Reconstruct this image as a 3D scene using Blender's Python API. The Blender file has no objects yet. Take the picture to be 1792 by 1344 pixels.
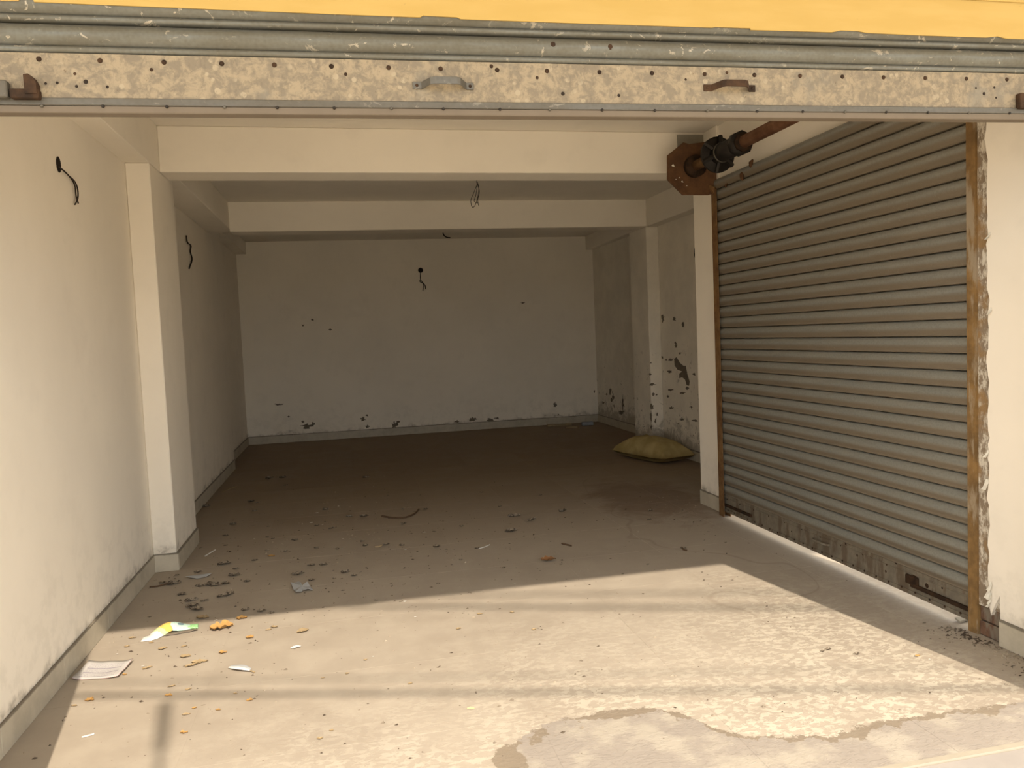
import bpy, bmesh, math, random
from mathutils import Vector, Matrix, noise as mnoise

# ------------------------------------------------------------------ camera
scene = bpy.context.scene
COL = scene.collection
W, H, FPX = 1792, 1344, 1355.4
CAM_H = 1.35
ROWS = ((0.9768756463759317, -0.05445730883138782, 0.20675679682285755),
        (-0.20961289217415324, -0.053303622064904944, 0.9763304559979417),
        (-0.04214744300657367, -0.9970923354382004, -0.06348596426300065))
RM = Matrix(ROWS)                      # image axes (right, down, forward) -> world
cam_data = bpy.data.cameras.new('camera')
cam = bpy.data.objects.new('camera', cam_data)
COL.objects.link(cam)
rx, ry, rz = RM @ Vector((1, 0, 0)), RM @ Vector((0, -1, 0)), RM @ Vector((0, 0, -1))
m = Matrix.Identity(4)
for i in range(3):
    m[i][0], m[i][1], m[i][2] = rx[i], ry[i], rz[i]
m[0][3], m[1][3], m[2][3] = 0, 0, CAM_H
cam.matrix_world = m
cam_data.sensor_fit = 'HORIZONTAL'
cam_data.sensor_width = 36
cam_data.lens = FPX / W * 36
cam_data.clip_start = 0.02
cam_data.clip_end = 300
scene.camera = cam

# ------------------------------------------------------------------ sky, sun, exposure
scene.view_settings.view_transform = 'Standard'
scene.view_settings.look = 'None'
scene.view_settings.gamma = 1
scene.view_settings.use_curve_mapping = False
scene.view_settings.exposure = 0.12
SKY_COLOR, SKY_STRENGTH = (1.0, 0.995, 0.97), 2.8
SUN_COLOR, SUN_STRENGTH = (1.0, 0.87, 0.70), 5.3
world = bpy.data.worlds.new('hazy_sky')
scene.world = world
world.use_nodes = True
bg = world.node_tree.nodes['Background']
bg.inputs['Color'].default_value = (*SKY_COLOR, 1)
bg.inputs['Strength'].default_value = SKY_STRENGTH
SUN_EL = math.radians(40.5)
SUN_AZ = (-0.168, 0.986)
sd = Vector((SUN_AZ[0] * math.cos(SUN_EL), SUN_AZ[1] * math.cos(SUN_EL), -math.sin(SUN_EL))).normalized()
sl = bpy.data.lights.new('sun', 'SUN')
sl.energy = SUN_STRENGTH
sl.color = SUN_COLOR
sl.angle = math.radians(0.55)
sun = bpy.data.objects.new('sun', sl)
COL.objects.link(sun)
sun.location = (3, -8, 9)
sun.rotation_euler = sd.to_track_quat('-Z', 'Y').to_euler()

# ------------------------------------------------------------------ pixel -> point
def ray(px, py):
    return RM @ Vector((px - W / 2, py - H / 2, FPX))
def on_floor(px, py, z=0.0):
    r = ray(px, py); t = (z - CAM_H) / r.z
    return Vector((r.x * t, r.y * t, z))
def on_y(px, py, y):
    r = ray(px, py); t = y / r.y
    return Vector((r.x * t, y, CAM_H + r.z * t))
def on_x(px, py, x):
    r = ray(px, py); t = x / r.x
    return Vector((x, r.y * t, CAM_H + r.z * t))

# ------------------------------------------------------------------ node helper
class N:
    def __init__(s, name):
        s.mat = bpy.data.materials.new(name); s.mat.use_nodes = True
        s.nt = s.mat.node_tree; s.b = s.nt.nodes['Principled BSDF']
        s.b.inputs['Roughness'].default_value = 0.85
        s.b.inputs['Specular IOR Level'].default_value = 0.25
    def new(s, t, **kw):
        n = s.nt.nodes.new(t)
        for k, v in kw.items(): setattr(n, k, v)
        return n
    def link(s, a, b): s.nt.links.new(a, b)
    def put(s, sock, v):
        if hasattr(v, 'is_linked'): s.link(v, sock)
        elif isinstance(v, (tuple, list)) and len(v) == 3 and sock.type == 'RGBA': sock.default_value = (*v, 1)
        else: sock.default_value = v
    def pos(s): return s.new('ShaderNodeNewGeometry').outputs['Position']
    def obj(s): return s.new('ShaderNodeTexCoord').outputs['Object']
    def sep(s, v):
        n = s.new('ShaderNodeSeparateXYZ'); s.link(v, n.inputs[0]); return n.outputs
    def math(s, op, a, b=0.0, c=None, clamp=False):
        n = s.new('ShaderNodeMath', operation=op, use_clamp=clamp)
        s.put(n.inputs[0], a); s.put(n.inputs[1], b)
        if c is not None: s.put(n.inputs[2], c)
        return n.outputs[0]
    def scale(s, v, xyz):
        n = s.new('ShaderNodeVectorMath', operation='MULTIPLY'); s.link(v, n.inputs[0]); n.inputs[1].default_value = xyz
        return n.outputs[0]
    def noise(s, v, sc, det=4, rough=0.55, dist=0.0):
        n = s.new('ShaderNodeTexNoise'); s.link(v, n.inputs['Vector'])
        n.inputs['Scale'].default_value = sc; n.inputs['Detail'].default_value = det
        n.inputs['Roughness'].default_value = rough; n.inputs['Distortion'].default_value = dist
        return n.outputs['Fac']
    def voro(s, v, sc, feat='F1'):
        n = s.new('ShaderNodeTexVoronoi', feature=feat); s.link(v, n.inputs['Vector']); n.inputs['Scale'].default_value = sc
        return n.outputs['Distance']
    def step(s, v, lo, hi, a=0.0, b=1.0):
        n = s.new('ShaderNodeMapRange', interpolation_type='SMOOTHSTEP'); s.put(n.inputs['Value'], v)
        n.inputs['From Min'].default_value = lo; n.inputs['From Max'].default_value = hi
        n.inputs['To Min'].default_value = a; n.inputs['To Max'].default_value = b
        return n.outputs['Result']
    def mix(s, f, a, b, mode='MIX'):
        n = s.new('ShaderNodeMix', data_type='RGBA', blend_type=mode)
        s.put(n.inputs['Factor'], f); s.put(n.inputs['A'], a); s.put(n.inputs['B'], b)
        return n.outputs['Result']
    def bump(s, h, strength=0.3, dist=0.005):
        n = s.new('ShaderNodeBump'); n.inputs['Strength'].default_value = strength; n.inputs['Distance'].default_value = dist
        s.link(h, n.inputs['Height']); s.link(n.outputs[0], s.b.inputs['Normal'])
    def out(s, c, rough=None, metal=None):
        s.put(s.b.inputs['Base Color'], c)
        if rough is not None: s.put(s.b.inputs['Roughness'], rough)
        if metal is not None: s.put(s.b.inputs['Metallic'], metal)
        return s.mat

def plain(name, c, rough=0.8, var=0.25, sc=60, metal=0.0):
    n = N(name); f = n.noise(n.obj(), sc, 4)
    d = tuple(x * (1 - var) for x in c); l = tuple(min(1, x * (1 + var)) for x in c)
    return n.out(n.mix(f, d, l), rough, metal)

# ------------------------------------------------------------------ materials
def m_wall(name='lime_painted_plaster', c=(0.92, 0.85, 0.735), dirt=1.0):
    n = N(name); p = n.pos(); s = n.sep(p)
    big = n.noise(p, 0.9, 5, 0.6); mid = n.noise(p, 4.5, 6, 0.6); fine = n.noise(p, 38, 4)
    col = n.mix(n.step(big, 0.3, 0.72), tuple(x * 0.93 for x in c), c)
    col = n.mix(n.step(mid, 0.52, 0.75, 0, 0.22), col, tuple(x * 0.8 for x in c))
    # splashed dirt above the skirting, ragged upper edge
    hgt = n.math('ADD', s[2], n.math('MULTIPLY', n.math('SUBTRACT', mid, 0.5), -0.22))
    low = n.step(hgt, 0.095, 0.155, 0.6 * dirt, 0)
    spk = n.step(n.noise(p, 16, 6, 0.7), 0.45, 0.65)
    col = n.mix(n.math('MULTIPLY', low, n.math('ADD', spk, 0.35), clamp=True), col, (0.30, 0.26, 0.20))
    low2 = n.step(hgt, 0.15, 0.6, 0.14 * dirt, 0)
    col = n.mix(n.math('MULTIPLY', low2, n.step(n.noise(p, 9, 6, 0.7), 0.46, 0.6)), col, (0.5, 0.46, 0.38))
    n.bump(n.math('ADD', n.math('MULTIPLY', mid, 0.6), n.math('MULTIPLY', fine, 0.12)), 0.22, 0.012)
    return n.out(col, 0.9)

def m_wall_peel():
    n = N('peeling_damp_plaster'); p = n.pos(); s = n.sep(p); c = (0.90, 0.835, 0.72)
    mid = n.noise(p, 3.2, 6, 0.65); fl = n.noise(p, 9, 6, 0.72, 0.6)
    col = n.mix(n.step(mid, 0.3, 0.75), tuple(x * 0.87 for x in c), c)
    low = n.step(s[2], 0.2, 1.6, 1, 0)
    fm = n.math('MULTIPLY', n.step(fl, 0.61, 0.645), n.math('MULTIPLY', low, 0.85))
    col = n.mix(fm, col, (0.2, 0.165, 0.125))
    fm2 = n.step(n.math('ADD', s[2], n.math('MULTIPLY', n.math('SUBTRACT', fl, 0.5), 1.2)), 0.1, 0.36, 0.6, 0)
    col = n.mix(fm2, col, (0.22, 0.18, 0.13))
    n.bump(fl, 0.3, 0.01)
    return n.out(col, 0.92)

def m_floor():
    n = N('dusty_vitrified_tile'); p = n.pos(); s = n.sep(p)
    oi = n.new('ShaderNodeObjectInfo').outputs['Random']
    big = n.noise(p, 1.1, 5, 0.6); mid = n.noise(p, 5.5, 6, 0.65); fl = n.noise(n.scale(p, (0.7, 1.0, 1)), 36, 7, 0.66, 0.25)
    fine = n.noise(p, 90, 3)
    col = n.mix(n.step(big, 0.33, 0.68), (0.345, 0.293, 0.235), (0.395, 0.34, 0.275))
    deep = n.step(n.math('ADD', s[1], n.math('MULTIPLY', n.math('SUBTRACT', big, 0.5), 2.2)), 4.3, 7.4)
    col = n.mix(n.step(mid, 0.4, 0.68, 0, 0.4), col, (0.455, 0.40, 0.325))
    # floor colour turns darker and browner deeper in the room
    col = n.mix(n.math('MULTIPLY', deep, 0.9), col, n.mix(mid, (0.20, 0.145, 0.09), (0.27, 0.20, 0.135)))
    col = n.mix(n.math('MULTIPLY', oi, 0.05), col, (0.6, 0.54, 0.45))
    # trodden lime crust towards the doorway, on the shutter side
    ym = n.step(n.math('ADD', s[1], n.math('ADD', n.math('MULTIPLY', s[0], -0.55), n.math('MULTIPLY', n.math('SUBTRACT', big, 0.5), 1.6))), 1.6, 3.3, 1, 0)
    crust = n.math('MULTIPLY', n.math('MULTIPLY', n.step(fl, 0.47, 0.545), n.step(mid, 0.36, 0.56, 0.35, 1.0)), n.math('MULTIPLY', ym, n.step(n.math('ADD', s[0], n.math('MULTIPLY', s[1], 0.17)), 2.62, 2.80, 1.0, 0.3)))
    col = n.mix(n.math('MULTIPLY', crust, 0.85), col, (0.535, 0.48, 0.39))
    # peeled screed by the sill: threshold curve y = f(x)
    fc = n.new('ShaderNodeFloatCurve'); cv = fc.mapping.curves[0]
    pts = [(-1.3, 1.6), (0.25, 1.75), (0.39, 2.31), (0.452, 2.43), (0.57, 2.51), (0.66, 2.545), (0.83, 2.557), (0.98, 2.55), (1.09, 2.457), (1.14, 2.34), (1.21, 2.27), (1.34, 2.221), (1.47, 2.19), (1.69, 2.226), (1.95, 2.217), (2.24, 2.20), (3.0, 2.18)]
    X = lambda v: (v + 1.5) / 5.0
    Y = lambda v: (v - 1.5) / 1.5
    cv.points[0].location = (0, Y(1.6)); cv.points[1].location = (1, Y(2.18))
    for a, b in pts: 
        q = cv.points.new(X(a), Y(b)); q.handle_type = 'VECTOR'
    fc.mapping.update()
    n.link(n.math('DIVIDE', n.math('ADD', s[0], 1.5), 5.0, clamp=True), fc.inputs['Value'])
    fy = n.math('ADD', n.math('MULTIPLY', fc.outputs[0], 1.5), 1.5)
    edge = n.math('SUBTRACT', s[1], n.math('ADD', fy, n.math('ADD', n.math('MULTIPLY', n.math('SUBTRACT', n.noise(p, 14, 7, 0.75), 0.5), 0.13), n.math('MULTIPLY', n.math('SUBTRACT', n.noise(p, 70, 5, 0.7), 0.5), 0.045))))
    peeled = n.step(edge, -0.004, 0.004, 1, 0)
    scr = n.mix(n.step(n.noise(p, 6, 6, 0.6), 0.45, 0.62), (0.31, 0.272, 0.235), (0.39, 0.348, 0.29))
    col = n.mix(peeled, col, scr)
    wid = n.math('MULTIPLY', n.step(n.noise(p, 4.2, 6, 0.65), 0.44, 0.62), 0.075)
    band = n.math('MULTIPLY', peeled, n.step(n.math('ADD', edge, wid), -0.003, 0.003, 0, 1))
    col = n.mix(n.math('MULTIPLY', band, 0.9), col, (0.235, 0.19, 0.14))
    # bare brown patch at the broken corner of the screed
    bx_ = n.math('DIVIDE', n.math('SUBTRACT', s[0], 0.435), 0.055); by_ = n.math('DIVIDE', n.math('SUBTRACT', s[1], 2.335), 0.10)
    bd = n.math('ADD', n.math('SQRT', n.math('ADD', n.math('MULTIPLY', bx_, bx_), n.math('MULTIPLY', by_, by_))), n.math('MULTIPLY', n.math('SUBTRACT', n.noise(p, 26, 6, 0.75), 0.5), 1.6))
    col = n.mix(n.step(bd, 0.9, 1.0, 0.9, 0), col, (0.235, 0.19, 0.14))
    # damp brown stain by the pillar and dried water marks
    dx = n.math('SUBTRACT', s[0], 2.30); dy = n.math('SUBTRACT', s[1], 5.75)
    d2 = n.math('SQRT', n.math('ADD', n.math('MULTIPLY', n.math('MULTIPLY', dx, dx), 1.9), n.math('MULTIPLY', n.math('MULTIPLY', dy, dy), 0.6)))
    d2 = n.math('ADD', d2, n.math('MULTIPLY', n.math('SUBTRACT', n.noise(p, 3.2, 6, 0.7, 0.8), 0.5), 1.2))
    st = n.step(d2, 0.35, 0.75, 0.62, 0)
    col = n.mix(st, col, (0.165, 0.105, 0.07))
    wm = n.noise(n.scale(p, (1, 0.8, 1)), 0.95, 2, 0.45, 0.3)
    line = n.math('ABSOLUTE', n.math('SUBTRACT', wm, 0.52))
    ln = n.math('MULTIPLY', n.math('MULTIPLY', n.step(line, 0.001, 0.006, 0.3, 0), n.step(s[0], 1.2, 1.9)), n.step(s[1], 3.0, 3.4))
    col = n.mix(ln, col, (0.2, 0.155, 0.11))
    # grit
    gr = n.step(n.noise(p, 55, 5, 0.75), 0.66, 0.72, 0, 0.6)
    col = n.mix(gr, col, (0.17, 0.13, 0.09))
    n.bump(n.math('ADD', n.math('MULTIPLY', crust, 1.0), n.math('ADD', n.math('MULTIPLY', fl, 0.5), n.math('MULTIPLY', peeled, -0.9))), 0.35, 0.003)
    return n.out(col, n.step(mid, 0.3, 0.7, 0.62, 0.85))

def m_skirt():
    n = N('cream_skirting_tile'); p = n.pos(); s = n.sep(p)
    d = n.noise(p, 7, 6, 0.7)
    col = n.mix(n.step(d, 0.35, 0.7), (0.53, 0.475, 0.375), (0.43, 0.385, 0.30))
    top = n.step(n.math('ADD', s[2], n.math('MULTIPLY', d, 0.014)), 0.105, 0.113)
    col = n.mix(n.math('MULTIPLY', top, 0.8), col, (0.13, 0.11, 0.085))
    return n.out(col, 0.5)

def m_galv(name, base, dust, amount, lime=0.0, low=0.0):
    n = N(name); p = n.pos(); o = n.obj(); s = n.sep(o)
    st = n.noise(n.scale(p, (1, 1, 6)), 5, 6, 0.65); sp = n.voro(p, 95); fi = n.noise(p, 45, 6, 0.7)
    col = n.mix(n.step(sp, 0.1, 0.75), tuple(x * 0.93 for x in base), tuple(x * 1.08 for x in base))
    f = n.step(st, 0.25, 0.75, 0.35 * amount, amount)
    col = n.mix(f, col, dust)
    lo = n.math('MULTIPLY', n.step(fi, 0.45, 0.75), 0.35 * amount)
    col = n.mix(lo, col, tuple(x * 0.75 for x in dust))
    if low:      # browner tint over the lower half of each lath
        zz = n.math('ADD', n.math('DIVIDE', s[2], 0.0738), n.math('MULTIPLY', n.math('SUBTRACT', st, 0.5), 0.3))
        col = n.mix(n.step(zz, 0.3, 0.62, low, 0), col, (0.255, 0.195, 0.13))
        col = n.mix(n.math('MULTIPLY', n.step(fi, 0.60, 0.70), 0.35), col, (0.45, 0.43, 0.37))
    if lime:
        v = n.noise(n.scale(p, (1, 1, 1.6)), 26, 5, 0.7, 0.8); w = n.noise(p, 3.3, 4)
        col = n.mix(n.math('MULTIPLY', n.step(v, 0.60, 0.64), n.step(w, 0.4, 0.6, 0.1, lime)), col, (0.34, 0.30, 0.235))
    n.bump(fi, 0.06, 0.002)
    return n.out(col, n.step(st, 0.3, 0.7, 0.38, 0.6), 0.45)

def m_bar():
    n = N('lime_spattered_steel_plate'); p = n.pos()
    a = n.noise(n.scale(p, (1, 1, 1.15)), 34, 6, 0.7, 0.5); b = n.noise(p, 5, 5, 0.6); c = n.voro(p, 34); d = n.noise(p, 75, 5, 0.7)
    col = n.mix(n.step(a, 0.40, 0.60), (0.165, 0.137, 0.10), (0.25, 0.203, 0.138))
    col = n.mix(n.math('MULTIPLY', n.step(c, 0.30, 0.22), n.step(n.noise(p, 11, 3), 0.5, 0.6)), col, (0.285, 0.238, 0.165))
    col = n.mix(n.step(b, 0.56, 0.72, 0, 0.75), col, (0.165, 0.15, 0.122))
    col = n.mix(n.step(d, 0.64, 0.72, 0, 0.7), col, (0.10, 0.065, 0.036))
    e = n.noise(n.scale(p, (1, 1, 0.6)), 95, 6, 0.75); col = n.mix(n.step(e, 0.52, 0.62, 0, 0.5), col, (0.135, 0.112, 0.082))
    n.bump(a, 0.15, 0.002)
    return n.out(col, 0.75, 0.0)

def m_rust(name, a=(0.02, 0.011, 0.006), b=(0.055, 0.028, 0.013), sc=22, metal=0.1, extra=None):
    n = N(name); p = n.pos(); f = n.noise(p, sc, 6, 0.68)
    col = n.mix(n.step(f, 0.35, 0.68), a, b)
    g = n.noise(n.scale(p, (1, 1, 0.25)), sc * 1.3, 6, 0.65)
    if extra: col = n.mix(n.step(g, 0.48, 0.60, 0, 0.85), col, extra)
    n.bump(f, 0.25, 0.002)
    return n.out(col, 0.8, metal)

M = {}
M['wall'] = m_wall()
M['wall_peel'] = m_wall_peel()
M['ceil'] = m_wall('ceiling_limewash', (0.88, 0.82, 0.72), 0)
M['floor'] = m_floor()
M['grout'] = plain('grout', (0.36, 0.31, 0.24), 0.9)
M['skirt'] = m_skirt()
M['galv'] = m_galv('weathered_galvanised_lath', (0.135, 0.14, 0.13), (0.10, 0.085, 0.055), 0.7, 0.9)
M['galv_dusty'] = m_galv('dusty_galvanised_lath', (0.31, 0.325, 0.305), (0.29, 0.245, 0.18), 0.4, 0.0, 0.75)
M['plate_dusty'] = m_rust('dusty_bottom_plate', (0.165, 0.14, 0.105), (0.225, 0.19, 0.14), 14, 0.1, (0.13, 0.095, 0.062))
M['bar'] = m_bar()
M['strip'] = m_galv('grey_steel_angle', (0.095, 0.09, 0.078), (0.10, 0.083, 0.06), 0.5, 0.3)
M['lip'] = plain('pinkish_dusty_steel', (0.135, 0.108, 0.08), 0.8, 0.12, 14)
M['rust'] = m_rust('dark_rust')
M['rust_plate'] = m_rust('rusted_plate', (0.085, 0.042, 0.02), (0.14, 0.068, 0.03), 12, 0.05)
M['rust_rail'] = m_rust('ochre_rust_rail', (0.16, 0.095, 0.038), (0.28, 0.165, 0.062), 9, 0.05, (0.36, 0.29, 0.20))
M['rust_rail_dark'] = m_rust('brown_rust_rail', (0.13, 0.065, 0.026), (0.22, 0.125, 0.05), 12, 0.05)
M['rust_pipe'] = m_rust('red_rust_pipe', (0.17, 0.075, 0.038), (0.26, 0.13, 0.07), 10, 0.1)
M['black'] = plain('black_greasy_metal', (0.022, 0.018, 0.015), 0.55, 0.3, 60, 0.2)
M['wire'] = plain('black_wire', (0.03, 0.022, 0.016), 0.6)
M['hole'] = plain('dark_socket', (0.02, 0.014, 0.01), 0.9)
M['yellow'] = None
n = N('yellow_paint'); p = n.pos(); f = n.noise(n.scale(p, (0.5, 1, 3)), 9, 5)
col = n.mix(n.step(f, 0.35, 0.7), (0.385, 0.257, 0.073), (0.41, 0.278, 0.086))
col = n.mix(n.step(n.noise(p, 60, 4), 0.72, 0.76, 0, 0.3), col, (0.25, 0.17, 0.06))
M['yellow'] = n.out(col, 0.6)
M['cement'] = plain('matt_grey', (0.33, 0.30, 0.24), 0.95, 0.3, 12)
M['peel'] = plain('bare_render', (0.175, 0.145, 0.11), 0.95, 0.35, 30)
M['brick'] = m_rust('broken_brick', (0.11, 0.06, 0.038), (0.19, 0.105, 0.065), 16, 0.0, (0.2, 0.17, 0.13))
M['stone'] = plain('grey_sill_stone', (0.33, 0.30, 0.275), 0.85, 0.18, 7)
M['sillline'] = plain('cement_sill_joint', (0.36, 0.32, 0.255), 0.9, 0.1, 20)
M['street'] = plain('concrete_street', (0.66, 0.58, 0.46), 0.95, 0.12, 2)
M['white_flake'] = plain('white_lime_flake', (0.80, 0.76, 0.66), 0.9, 0.1, 20)

# ------------------------------------------------------------------ mesh helpers
def link(name, me, mat, parent=None):
    o = bpy.data.objects.new(name, me); COL.objects.link(o)
    if mat and not me.materials: me.materials.append(mat)
    if parent: o.parent = parent
    return o
def mk(name, vs, fs, mat, parent=None, smooth=False, origin=None):
    """vertices in world space; parent's plain location is subtracted"""
    off = Vector((0, 0, 0))
    if parent is not None: off = Vector(parent.get('o', (0, 0, 0)))
    me = bpy.data.meshes.new(name); me.from_pydata([Vector(v) - off for v in vs], [], fs); me.update()
    bm = bmesh.new(); bm.from_mesh(me); bmesh.ops.recalc_face_normals(bm, faces=bm.faces); bm.to_mesh(me); bm.free()
    if smooth: me.shade_smooth()
    return link(name, me, mat, parent)
def boxv(x0, x1, y0, y1, z0, z1):
    return ([(x0, y0, z0), (x1, y0, z0), (x1, y1, z0), (x0, y1, z0), (x0, y0, z1), (x1, y0, z1), (x1, y1, z1), (x0, y1, z1)],
            [(0, 3, 2, 1), (4, 5, 6, 7), (0, 1, 5, 4), (1, 2, 6, 5), (2, 3, 7, 6), (3, 0, 4, 7)])
def box(name, b, mat, parent=None, bev=0.0, seg=1):
    v, f = boxv(*b)
    o = mk(name, v, f, mat, parent)
    if bev:
        bm = bmesh.new(); bm.from_mesh(o.data)
        bmesh.ops.bevel(bm, geom=bm.edges[:], offset=bev, segments=seg, affect='EDGES', profile=0.6)
        bm.to_mesh(o.data); bm.free()
    return o
def boxes(name, bl, mat, parent=None):
    V, F = [], []
    for b in bl:
        v, f = boxv(*b); k = len(V); V += v; F += [tuple(i + k for i in q) for q in f]
    return mk(name, V, F, mat, parent)
def tubev(pts, r, n=8, caps=True):
    pts = [Vector(p) for p in pts]; V, F = [], []
    rs = r if isinstance(r, (list, tuple)) else [r] * len(pts)
    up = None
    for i, p in enumerate(pts):
        d = (pts[min(i + 1, len(pts) - 1)] - pts[max(i - 1, 0)]).normalized()
        if up is None: up = Vector((0, 0, 1)) if abs(d.z) < 0.9 else Vector((1, 0, 0))
        a = d.cross(up).normalized(); b = a.cross(d).normalized(); up = b
        for k in range(n):
            t = 2 * math.pi * k / n
            V.append(p + a * math.cos(t) * rs[i] + b * math.sin(t) * rs[i])
    for i in range(len(pts) - 1):
        for k in range(n):
            F.append((i * n + k, i * n + (k + 1) % n, (i + 1) * n + (k + 1) % n, (i + 1) * n + k))
    if caps:
        F.append(tuple(range(n))[::-1]); F.append(tuple((len(pts) - 1) * n + k for k in range(n)))
    return V, F
def tube(name, pts, r, mat, parent=None, n=8):
    v, f = tubev(pts, r, n); return mk(name, v, f, mat, parent, smooth=n > 6)
def prism(name, poly, axis, a0, a1, mat, parent=None):
    """poly: 2D outline in the two other axes, extruded along axis"""
    def P(u, w, a): return {'x': (a, u, w), 'y': (u, a, w), 'z': (u, w, a)}[axis]
    k = len(poly)
    V = [P(u, w, a0) for u, w in poly] + [P(u, w, a1) for u, w in poly]
    F = [tuple(range(k)), tuple(range(2 * k - 1, k - 1, -1))] + [(i, (i + 1) % k, k + (i + 1) % k, k + i) for i in range(k)]
    return mk(name, V, F, mat, parent)
def smoothpts(pts, n=6):
    pts = [Vector(p) for p in pts]; out = []
    for i in range(len(pts) - 1):
        p0, p1, p2, p3 = pts[max(i - 1, 0)], pts[i], pts[i + 1], pts[min(i + 2, len(pts) - 1)]
        for k in range(n):
            t = k / n
            out.append(0.5 * ((2 * p1) + (p2 - p0) * t + (2 * p0 - 5 * p1 + 4 * p2 - p3) * t * t + (3 * p1 - p0 - 3 * p2 + p3) * t ** 3))
    return out + [pts[-1]]
def tag(o, label, cat, group=None):
    o['label'] = label; o['category'] = cat
    if group: o['group'] = group
    return o
def thing(name, loc, label, cat, group=None):
    o = bpy.data.objects.new(name, None); COL.objects.link(o); o.location = loc; o['o'] = tuple(loc)
    o.empty_display_size = 0.05
    return tag(o, label, cat, group)
def struct(o, label=None):
    o['kind'] = 'structure'
    if label: o['label'] = label
    return o

# ------------------------------------------------------------------ setting
CEIL, SOF = 2.745, 2.457
YF, YB = 2.115, 11.02                  # shutter plane, back wall
XL1, XL2, XL3 = -1.215, -1.275, -1.375
XR1, XR2, XR3 = 2.545, 3.38, 3.63
PIL = -1.08

# walls
wl = struct(boxes('wall_left', [(XL1 - 0.25, XL1, 2.02, 5.645, -0.1, CEIL), (XL2 - 0.25, XL2, 5.645, 8.95, -0.1, CEIL),
                                (XL3 - 0.25, XL3, 8.95, YB + 0.2, -0.1, CEIL)], M['wall']), 'long white plastered wall stepping back towards the dark end')
wb = struct(box('wall_back', (XL3 - 0.25, XR3 + 0.25, YB, YB + 0.2, -0.1, CEIL), M['wall']), 'white plastered back wall in deep shade')
wr = struct(box('wall_right', (XR2, XR2 + 0.3, 5.45, 8.48, -0.1, CEIL), M['wall_peel']), 'damp wall with peeling plaster behind the sack')
wr3 = struct(box('wall_right', (XR3, XR3 + 0.2, 8.40, YB + 0.2, -0.1, CEIL), M['wall_peel']), 'dark damp wall in the right back corner')
struct(box('wall_right', (2.80, XR2 + 0.1, 5.45, 5.62, -0.1, CEIL), M['wall']), 'short return wall behind the white pillar')
struct(boxes('ceiling', [(XL3 - 0.3, XR3 + 0.3, 2.16, YB + 0.2, CEIL, CEIL + 0.15)], M['ceil']), 'white flat ceiling between the beams')
# front wall: lintel above the shutter and the two piers beside it
XJL, XJR = -0.965, 2.385
struct(boxes('wall_front', [(XL1 - 0.25, 2.85, 2.16, 2.30, 2.32, 3.3), (XL1 - 0.25, XJL, 2.04, 2.24, -0.1, 2.32),
                            (XJR, 2.80, 2.04, 2.24, -0.1, 2.32)], M['wall']), 'front wall around the wide shop opening')
# unseen sunshade slab, added to shade the shutter and set the sun edge
SH_Z = 2.92
SH_Y = 3.987 - SH_Z * 0.986 / math.tan(SUN_EL)
struct(box('added_sunshade', (-6, 6, SH_Y, 2.16, SH_Z, SH_Z + 0.1), M['wall']), 'unseen sunshade slab added over the shop front')
# pillars and beams
struct(box('pillar', (XL1, PIL, 4.995, 5.645, 0, SOF), M['wall'], bev=0.006), 'white square pillar standing against the left wall')
struct(box('pillar', (2.60, 2.80, 5.06, 5.455, 0, CEIL), M['wall'], bev=0.006), 'white pillar end beside the closed side shutter')
struct(box('pillar', (3.24, XR2, 7.97, 8.48, 0, SOF), M['wall_peel'], bev=0.006), 'flaking pillar in the shade behind the sack')
struct(box('ceiling_beam', (PIL, XR2, 5.265, 5.53, SOF, CEIL), M['wall'], bev=0.005), 'white cross beam carrying a loop of wire')
struct(box('ceiling_beam', (-1.04, 3.25, 7.97, 8.25, SOF, CEIL), M['wall'], bev=0.005), 'shaded cross beam deeper in the room')
struct(box('ceiling_beam', (XL1 - 0.02, PIL, 2.3, 5.645, SOF, CEIL), M['wall'], bev=0.004), 'edge beam along the top of the left wall by the doorway')
struct(box('ceiling_beam', (XL2 - 0.02, -1.04, 5.645, 8.25, SOF + 0.03, CEIL), M['wall'], bev=0.004), 'edge beam along the top of the left wall between the cross beams')
struct(box('ceiling_beam', (XL3 - 0.02, -1.245, 8.25, YB, 2.58, CEIL), M['wall'], bev=0.004), 'edge beam in the dark left back corner')
struct(box('ceiling_beam', (3.25, XR2 + 0.02, 5.53, 8.48, SOF, CEIL), M['wall'], bev=0.004), 'edge beam above the peeling wall')
struct(box('ceiling_beam', (3.53, XR3 + 0.02, 8.48, YB, 2.55, CEIL), M['wall'], bev=0.004), 'edge beam in the dark right back corner')
struct(box('ceiling_beam', (2.62, 2.85, 2.3, 5.265, 2.30, CEIL), M['wall'], bev=0.004), 'lintel beam above the closed side shutter')

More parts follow.
